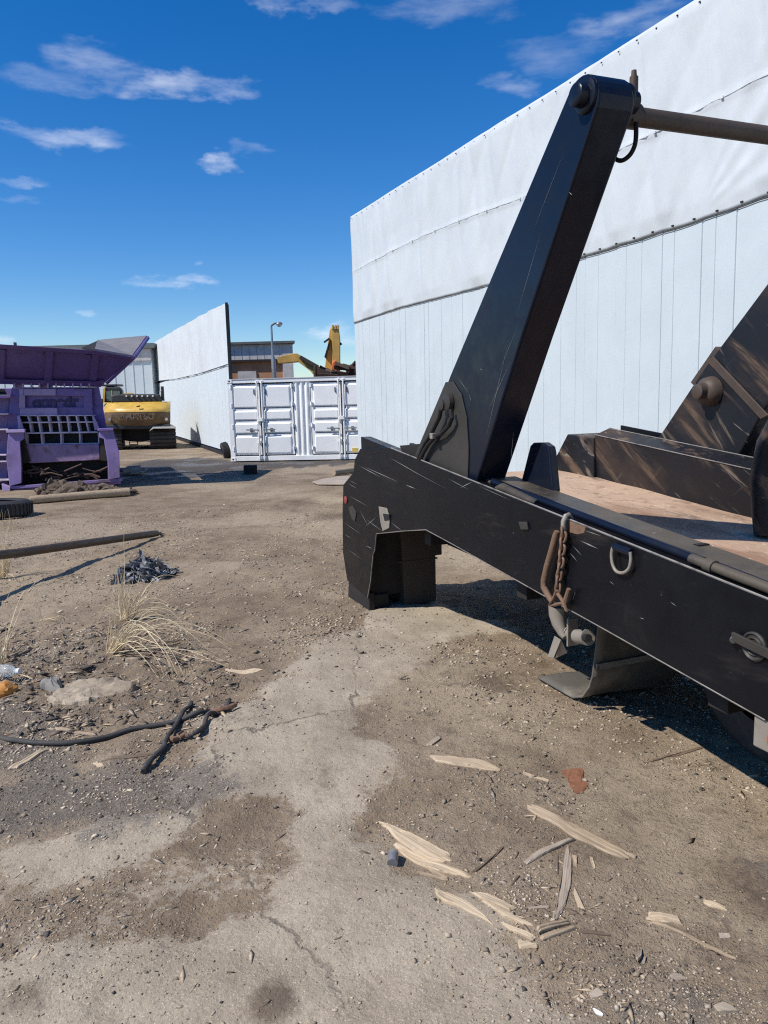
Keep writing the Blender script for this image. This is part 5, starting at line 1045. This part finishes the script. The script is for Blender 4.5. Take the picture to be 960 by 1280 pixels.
slab(Za([(742, 634), (820, 606), (900, 586), (905, 594), (840, 618), (760, 644)]), m_wood, .024, 'wood_wedge', 'narrow brown wedge lying along the lower side of the split wedge', 'wood')
slab(Za([(662, 642), (745, 655), (742, 668), (665, 670)]), m_pale, .022, 'wood_chunk', 'stubby pale offcut lowest in the splinter cluster', 'wood')
slab(Za([(865, 238), (880, 300), (877, 400), (852, 500), (816, 575), (800, 560), (815, 480), (840, 380), (850, 290)]), m_greywood, .022, 'plank', 'curved grey weathered plank standing lengthwise between the sticks', 'plank')
slab(Za([(678, 315), (780, 258), (890, 210), (902, 218), (800, 277), (690, 326)]), m_greywood, .03, 'stick', 'flat grey brown stick touching the head of the grey plank', 'stick', 'sticks on the dirt')
slab([(654, 1005), (664, 1006), (718, 1037), (780, 1065), (798, 1070), (793, 1076), (775, 1072), (716, 1045), (688, 1030), (656, 1011)], m_wood, .024, 'stick', 'long pale stick with a frayed end crossing above the grey plank', 'stick', 'sticks on the dirt')
slab(Za([(478, 352), (545, 292), (603, 253), (608, 260), (550, 302), (486, 358)]), m_darkwood, .016, 'stick', 'dark crooked stick pointing up from the broad split slab', 'stick', 'sticks on the dirt')
slab(Za([(632, 412), (665, 365), (672, 370), (640, 416)]), m_darkwood, .012, 'stick', 'short dark stick between the two splinter clusters', 'stick', 'sticks on the dirt')
slab(Za([(820, 288), (826, 290), (824, 365), (819, 362)]), m_darkwood, .012, 'stick', 'thin dark stick lying parallel to the grey plank', 'stick', 'sticks on the dirt')
slab(Za([(700, 500), (790, 488), (790, 500), (710, 512)]), m_greywood, .012, 'wood_splinter', 'grey brown sliver tucked under the grey plank', 'wood')
slab(Za([(890, 410), (905, 470), (935, 508), (905, 500), (885, 440)]), m_pale, .014, 'wood_splinter', 'pale hooked sliver right of the grey plank', 'wood')
slab(Za([(880, 290), (900, 300), (900, 340), (885, 330)]), m_wood, .014, 'wood_chunk', 'small brown chip by the head of the grey plank', 'wood')
slab(Za([(950, 295), (962, 300), (975, 340), (965, 345)]), m_pale, .012, 'wood_splinter', 'small upright pale chip below the long pale stick', 'wood')
slab(Zb_([(38, 66), (60, 68), (130, 72), (190, 76), (240, 92), (272, 105), (272, 115), (180, 106), (100, 102), (60, 92)]), m_pale, .02, 'wood_slab', 'flat whitish slab of wood lying alone above the clusters', 'wood')
slab(Zb_([(28, 38), (60, 8), (78, 2), (82, 10), (50, 36)]), m_greywood, .02, 'stick', 'stubby grey stick above the whitish slab', 'stick', 'sticks on the dirt')
slab(Zb_([(335, 112), (360, 124), (420, 138), (420, 147), (370, 132), (340, 122)]), m_pale, .012, 'wood_splinter', 'thin pale splinter between whitish slab and rusty scrap', 'wood')
slab(Zb_([(720, 87), (770, 70), (790, 66), (850, 55), (905, 40), (908, 44), (850, 62), (790, 72), (722, 92)]), m_darkwood, .014, 'stick', 'dark kinked stick near the shadow of the truck', 'stick', 'sticks on the dirt')
slab(Zc([(430, 206), (500, 224), (575, 235), (588, 262), (500, 264), (415, 240)]), m_pale, .028, 'wood_chunk', 'pale ragged chunk on top of the long splinter far right', 'wood')
slab(Zc([(392, 240), (480, 262), (600, 308), (670, 332), (700, 345), (765, 372), (832, 405), (822, 411), (690, 358), (590, 316), (470, 270)]), m_wood, .016, 'wood_splinter', 'long thin brown splinter running under the pale ragged chunk', 'wood')
slab(Zc([(670, 150), (720, 164), (770, 190), (788, 212), (760, 204), (700, 182), (672, 166)]), m_pale, .016, 'wood_chunk', 'lone pale chip nearest the dark patch by the right edge', 'wood')
slab(Zc([(115, 315), (180, 312), (265, 314), (268, 320), (180, 324), (112, 324)]), m_darkwood, .014, 'stick', 'dark pointed stick right of the brown split wedge', 'stick', 'sticks on the dirt')
slab(Zc([(372, 425), (395, 368), (402, 366), (398, 410), (380, 445)]), m_greywood, .014, 'wood_splinter', 'grey splinter leaning beside its twin below the long thin splinter', 'wood', lean=.01)
slab(Zc([(400, 430), (412, 395), (418, 405), (415, 440), (402, 450)]), m_greywood, .012, 'wood_splinter', 'smaller grey splinter beside the leaning one', 'wood')
slab(Zc([(520, 490), (545, 468), (585, 485), (605, 502), (560, 512), (525, 505)]), m_plywood, .012, 'wood_chunk', 'flat tan chip with a pointed end low in the right corner', 'wood')
slab(Zc([(740, 292), (790, 292), (795, 308), (745, 312)]), m_plywood, .010, 'wood_chunk', 'faint brown chip above the long thin splinter', 'wood')
slab(Zc([(160, 572), (200, 555), (240, 590), (200, 598), (170, 595)]), m_plywood, .010, 'wood_chunk', 'flat brown chip at the bottom beside the concrete edge', 'wood')
slab(Zc([(178, 650), (190, 655), (232, 688), (222, 692), (195, 680)]), m_white, .010, 'plastic_shard', 'white curved plastic shard at the bottom edge', 'shard', None)
slab(Zc([(715, 630), (760, 610), (820, 640), (825, 655), (740, 655)]), m_greywood, .012, 'wood_chunk', 'grey chip pile end in the dark lower right corner', 'wood')
slab(Zd([(20, 543), (60, 520), (100, 503), (195, 456), (190, 466), (110, 512), (60, 537)]), m_pale, .022, 'wood_slab', 'whitish slab of wood left below the long black cable', 'wood')
slab(Zd([(205, 392), (280, 395), (360, 402), (355, 410), (280, 404), (210, 400)]), m_wood, .016, 'wood_splinter', 'brown splinter lying just above the long black cable', 'wood')
slab(Zd([(840, 165), (880, 168), (962, 172), (960, 180), (890, 178), (845, 174)]), m_pale, .014, 'wood_splinter', 'pale splinter at the top of the concrete strip', 'wood')
slab(Zd([(45, 490), (85, 455), (130, 415), (125, 425), (90, 462), (50, 497)]), m_greywood, .016, 'stick', 'grey stick crossing beneath the long black cable', 'stick', 'sticks on the dirt')
slab(Zd([(215, 360), (265, 350), (270, 358), (220, 367)]), m_pale, .016, 'wood_chunk', 'little pale chip below the flat concrete lump', 'wood')
slab(Zd([(345, 512), (380, 518), (392, 532), (365, 530)]), m_pale, .014, 'wood_chunk', 'pale chip above the lower black bar', 'wood')
slab(Zd([(370, 505), (450, 498), (540, 484), (600, 474), (600, 480), (460, 506), (375, 511)]), m_darkwood, .012, 'stick', 'thin dark rod leading to the crossed black bars', 'stick', 'sticks on the dirt')
slab([(300, 836), (318, 835), (330, 838), (316, 840)], m_pale, .014, 'wood_splinter', 'pale sliver at the far edge of the concrete strip', 'wood')
# rusty scrap plate
slab(Zb_([(458, 104), (480, 98), (528, 96), (533, 110), (520, 124), (546, 152), (530, 170), (505, 182), (488, 160), (475, 132)]), m_rustplate, .011, 'rusty_scrap', 'crumpled orange rusty scrap of sheet metal above the long pale stick', 'scrap', None, jag=.006)
# black stub
m = MB(); a = gg(492, 1082); m.tube([a+V((-.004, 0, .012)), a+V((0, .05, .018)), a+V((.0, .062, .012))], [.02, .020, .012], 12); tag(m.build('rubber_stub', m_tarpscrap, loc=a, smooth=True), 'small black rubber stub standing on the concrete edge', 'stub')
# flat concrete lump and rock
def lump(outline, hgt, name, label, m_, cat):
    g = [gp(x, y) for x, y in outline]; c_ = sum(g, V((0, 0, 0)))/len(g); mb = MB(); n = len(g)
    fine_ = []
    for i in range(n):
        for k in range(4): p_ = g[i].lerp(g[(i+1) % n], k/4); fine_.append(p_+V((random.uniform(-.012, .012), random.uniform(-.012, .012), 0)))
    n = len(fine_); rings = [(1.02, -.01), (.98, hgt*.45), (.93, hgt*.75), (.8, hgt*.9), (.65, hgt*1.0), (.5, hgt*1.05), (.35, hgt), (.18, hgt*1.02)]; vs = []
    for s_, z_ in rings: vs += [V((c_.x+(p_.x-c_.x)*s_, c_.y+(p_.y-c_.y)*s_, gz(c_.x, c_.y)+z_+(hgt*.9*mnoise.noise(V(((p_.x-c_.x)*7*s_, (p_.y-c_.y)*11*s_, 2)))+hgt*.4*mnoise.noise(V(((p_.x-c_.x)*22*s_, (p_.y-c_.y)*30*s_, 5))) if z_ > 0 else 0))) for p_ in fine_]
    fs_ = [[i*n+j, i*n+(j+1) % n, (i+1)*n+(j+1) % n, (i+1)*n+j] for i in range(len(rings)-1) for j in range(n)]+[[(len(rings)-1)*n+j for j in range(n)]]
    mb.add(vs, fs_); return tag(mb.build(name, m_, loc=V((c_.x, c_.y, 0)), smooth=False), label, cat)
lump(Zd([(180, 296), (205, 270), (250, 240), (340, 224), (430, 216), (500, 224), (510, 244), (480, 268), (400, 282), (330, 302), (240, 312)]), .03, 'concrete_lump', 'flat pale lump of broken concrete above the long black cable', m_rock, 'rubble')
lump(Zd([(155, 258), (175, 226), (225, 220), (240, 240), (228, 264)]), .05, 'concrete_lump', 'small grey stone between plastic bottle and flat pale lump', m_greyrock, 'rubble')
m = MB(); a = gg(8, 868); m.rock(a+V((0, 0, .035)), .065, .05, .045, 5, 3, .5); tag(m.build('foam_scrap', m_orangeclod, loc=a, smooth=True), 'orange lump of foam just below the clear plastic bottle', 'foam')
# bottle on its side
a = gg(8, 852); bt = thing('plastic_bottle', a, 'crushed clear plastic bottle lying in the litter at left', 'bottle')
m = MB(); ax_ = V((.95, -.3, .05)); m.lathe(a+V((-.14, .06, .045)), ax_, [(0, 0), (0, .03), (.01, .038), (.05, .036), (.06, .040), (.12, .037), (.15, .04), (.19, .03), (.215, .016), (.235, .014)], 20); m.build('bottle_body', m_clear, bt, smooth=True)
m = MB(); m.lathe(a+V((-.14, .06, .045))+ax_.normalized()*.232, ax_, [(0, .0), (0, .018), (.02, .018), (.02, 0)], 16); m.build('bottle_cap', m_white, bt, smooth=True)
# long black cable
def gpath(pts, r, jit=0.0, lift=0.0): return [gg(x, y, r*.8+lift) for x, y in pts]
m = MB(); m.tube(cr(gpath([(-60, 905), (-30, 914), (0, 922), (22, 928), (45, 931), (80, 930.5), (110, 926), (135, 920), (165, 913.5), (200, 909), (228, 905.5), (250, 902), (265, 897), (290, 893.5)], .018)), .0135, 10)
tag(m.build('rubber_cable', m_rubber, loc=gg(80, 930), smooth=True), 'long black rubber cable snaking in from the left over the dirt', 'cable')
bars = thing('tie_bars', gg(225, 930), 'two black rubber sleeved bars joined by a rusty link on the concrete edge', 'bars')
for pts, rl in (([(179, 967), (190, 955), (204, 940), (207, 934)], [.016, .0145, .016, .014]), ([(205, 936), (210, 928), (220, 912), (230, 900), (238, 891), (239, 888)], [.0135, .013, .0145, .0135, .015, .013]), ([(236, 927), (247, 923), (255, 916), (261, 904), (270, 896), (280, 891)], [.011, .015, .0145, .013, .0145, .013]), ([(282, 893), (285, 886), (286, 877), (286, 875)], [.0135, .015, .0145, .009])):
    pp = cr([p_+V((0, 0, .012*(i % 2))) for i, p_ in enumerate(gpath(pts, .02))], 7); m = MB(); m.tube([p_+V((random.uniform(-.002, .002), random.uniform(-.002, .002), random.uniform(-.001, .002))) for p_ in pp], [max(.008, rl[min(len(rl)-1, k//7)]*random.uniform(.80, 1.06)*(1 if 2 < k < len(pp)-3 else .85)) for k in range(len(pp))], 9); m.build('bar', m_rubber, bars, smooth=False)
m = MB(); m.tube(gpath([(209, 926), (218, 930), (228, 927), (236, 926)], .012, lift=.01), [.012, .016, .010, .014], 8); m.tube(gpath([(222, 927), (230, 921), (234, 925), (226, 930), (222, 927)], .01, lift=.02), .006, 6); m.build('rusty_link', m_chain, bars, smooth=True)
m = MB(); m.tube(gpath([(266, 895), (276, 895.5), (286, 894), (295, 890)], .02, lift=.01), .015, 8); m.build('clamp_strap', m_chain, bars, smooth=True)
# crumpled dark plastic sheeting
m = MB(); a = gp(178, 722); rr = random.Random(6)
for k in range(170):
    rad = rr.random()**.7; th_ = rr.uniform(0, 2*pi); cx_, cy_ = a.x+rad*.27*cos(th_), a.y+.08+rad*.27*sin(th_); hz_ = .16*(1-rad)**.8*rr.uniform(.3, 1.0)+.012
    d_ = V((rr.uniform(-1, 1), rr.uniform(-1, 1), rr.uniform(-.35, .75)*(1-rad*.8))).normalized(); u_ = d_.orthogonal().normalized(); u_ = (Matrix.Rotation(rr.uniform(0, pi), 3, d_) @ u_); w_ = d_.cross(u_)
    ln_, wd_, cu_, tw_ = rr.uniform(.03, .16), rr.uniform(.012, .055), rr.uniform(-.05, .05), rr.uniform(-1.6, 1.6)
    def flake(u, v):
        x = (u-.5)*ln_*2; an = tw_*(u-.5); uu = u_*cos(an)+w_*sin(an); p_ = V((cx_, cy_, gz(cx_, cy_)+hz_))+d_*x+uu*((v-.5)*wd_*2*(1-.6*abs(2*u-1)**2))+w_*(cu_*(4*(u-.5)**2)+.012*sin(u*9+k)+.01*sin(v*7+k*2)); p_.z = max(p_.z, gz(cx_, cy_)+.003+.002*v); return p_
    m.grid(flake, 8, 4)
tag(m.build('plastic_sheeting', m_tarpscrap, loc=V((a.x, a.y, 0))), 'crumpled heap of dark grey plastic sheeting behind the dry grass', 'sheeting')
# dry grass tufts
def blade(mb, a, tip, arch, r0=.0032, seg=12):
    pts = []; kk_ = len(mb.v)*.173
    for k in range(seg+1):
        s_ = k/seg; p_ = a.lerp(tip, s_**1.0); p_ = V((p_.x, p_.y, a.z+(tip.z-a.z)*s_+arch*4*s_*(1-s_)))+V((mnoise.noise(V((kk_, s_*2.2, 1))), mnoise.noise(V((kk_, s_*2.2, 5))), mnoise.noise(V((kk_, s_*3, 9)))))*.05*s_; p_.z = max(p_.z, .004); pts.append(p_)
    mb.tube(pts, [r0*(1-.75*(k/seg)) for k in range(seg+1)], 4)
rr = random.Random(12)
def tuft(base, blades, label):
    mb = MB(); b0_ = gg(*base)
    for (tip, hz, arch, cnt, sp_) in blades:
        for k in range(cnt):
            a = b0_+V((rr.uniform(-.07, .07), rr.uniform(-.05, .05), -.01)); q_ = gp(tip[0]+rr.uniform(-sp_, sp_), tip[1]+rr.uniform(-sp_, sp_)*.6); tp = V((q_.x, q_.y, max(.005, hz+rr.uniform(-.04, .04))))
            blade(mb, a, tp, max(.01, arch+rr.uniform(-.06, .08)), rr.uniform(.0022, .0038))
    return tag(mb.build('dry_grass', m_straw, loc=b0_, smooth=True), label, 'grass', 'dry grass tufts')
def up(x, y, b): # tip standing over the tuft base at height of that sight line
    g_ = gp(*b); d_ = ray(x, y); k = g_.y/d_.y; return V((d_.x*k, g_.y, EYE+d_.z*k))
def tuft2(base, tips, label, n_low=()):
    mb = MB(); b0_ = gg(*base)
    for (x, y, cnt, sp_) in tips:
        for k in range(cnt):
            tp = up(x+rr.uniform(-sp_, sp_), y+rr.uniform(-sp_, sp_), base)+V((0, rr.uniform(-.12, .12), 0)); a = b0_+V((rr.uniform(-.05, .05), rr.uniform(-.04, .04), -.01)); blade(mb, a, tp, rr.uniform(-.02, .05), rr.uniform(.0024, .0036))
    for (tip, hz, arch, cnt, sp_) in n_low:
        for k in range(cnt):
            a = b0_+V((rr.uniform(-.05, .05), rr.uniform(-.05, .05), -.01)); q_ = gp(tip[0]+rr.uniform(-sp_, sp_), tip[1]+rr.uniform(-sp_, sp_)*.5); blade(mb, a, V((q_.x, q_.y, max(.004, hz+rr.uniform(-.02, .03)))), max(.01, arch+rr.uniform(-.07, .07)), rr.uniform(.002, .0042))
    return tag(mb.build('dry_grass', m_straw, loc=b0_, smooth=True), label, 'grass', 'dry grass tufts')
tuft2((142, 815), [(148, 790, 5, 6), (160, 785, 6, 8), (147, 740, 3, 5), (143, 700, 1, 3)], 'bent pale straw tuft arching over the dirt above the flat concrete lump',
      [((222, 845), .0, .22, 5, 10), ((255, 818), .02, .22, 6, 14), ((292, 815), .01, .20, 4, 8), ((240, 802), .05, .22, 5, 14), ((284, 832), .0, .14, 3, 8), ((205, 850), .0, .16, 2, 8), ((180, 805), .10, .08, 5, 14)])
tuft2((158, 775), [(152, 650, 1, 2), (146, 676, 2, 4), (150, 715, 5, 9), (165, 720, 5, 9), (175, 730, 4, 9), (140, 735, 4, 6), (160, 745, 8, 12), (195, 742, 2, 4)], 'upright wispy straw tuft standing in front of the plastic sheeting',
      [((232, 755), .0, .22, 3, 6), ((245, 752), .0, .24, 1, 3), ((225, 778), .02, .12, 5, 8), ((205, 770), .04, .12, 6, 9), ((130, 770), .05, .08, 4, 8)])
tuft2((4, 830), [(6, 760, 3, 3), (3, 740, 2, 3), (12, 790, 3, 6), (-8, 750, 2, 4)], 'few thin straw stalks rising beside the plastic bottle', [((48, 770), .3, .05, 2, 3)])
tuft2((2, 722), [(8, 655, 6, 6), (3, 640, 5, 6), (14, 672, 8, 7), (-6, 660, 8, 8), (12, 690, 14, 9), (4, 700, 10, 8)], 'dead weed bush beside the raised end of the steel pipe', [((20, 728), .05, .05, 4, 8)])
tuft2((50, 775), [(48, 735, 2, 2), (44, 760, 1, 4)], 'solitary straw stalks midway between bottle and sheeting', [((80, 780), .02, .05, 2, 5)])
# torn bark and splinters on the weedy strip
c = candidates(9000, y0=3.3, y1=6.8); pos = c[sdist(PLIT, c[:, 0], c[:, 1]) > -.12]; pos = pos[RNG.permutation(len(pos))[:620]]
scatter('bark_litter', [m_pale, m_wood, m_greywood, m_darkwood], pos, np.clip(.0062*np.exp(RNG.normal(0, .45, len(pos))), .003, .016), .3, 'torn bark and pale splinters littering the weedy strip at left', 'litter', (2, 8), [.3, .26, .22, .22], lift=.5)
# clods along the littered strip
c = candidates(5000, y0=3.5, y1=6.5); k = sdist(PLIT, c[:, 0], c[:, 1]) > -.1; pos = c[k]
cl = np.array([fbm(x, y, 1.8, 4, 2.2) for x, y in pos]); pos = pos[cl > .02]
scatter('dirt_clods', [m_pebble3, m_pebble2, m_darkwood], pos, np.clip(.008*np.exp(RNG.normal(0, .55, len(pos))), .004, .03), .4, 'dark clods and rotted litter on the weedy strip at left', 'clods', (1, 4.5), [.45, .3, .25])
for o in bpy.data.objects:
    if '_loc' in o: del o['_loc']
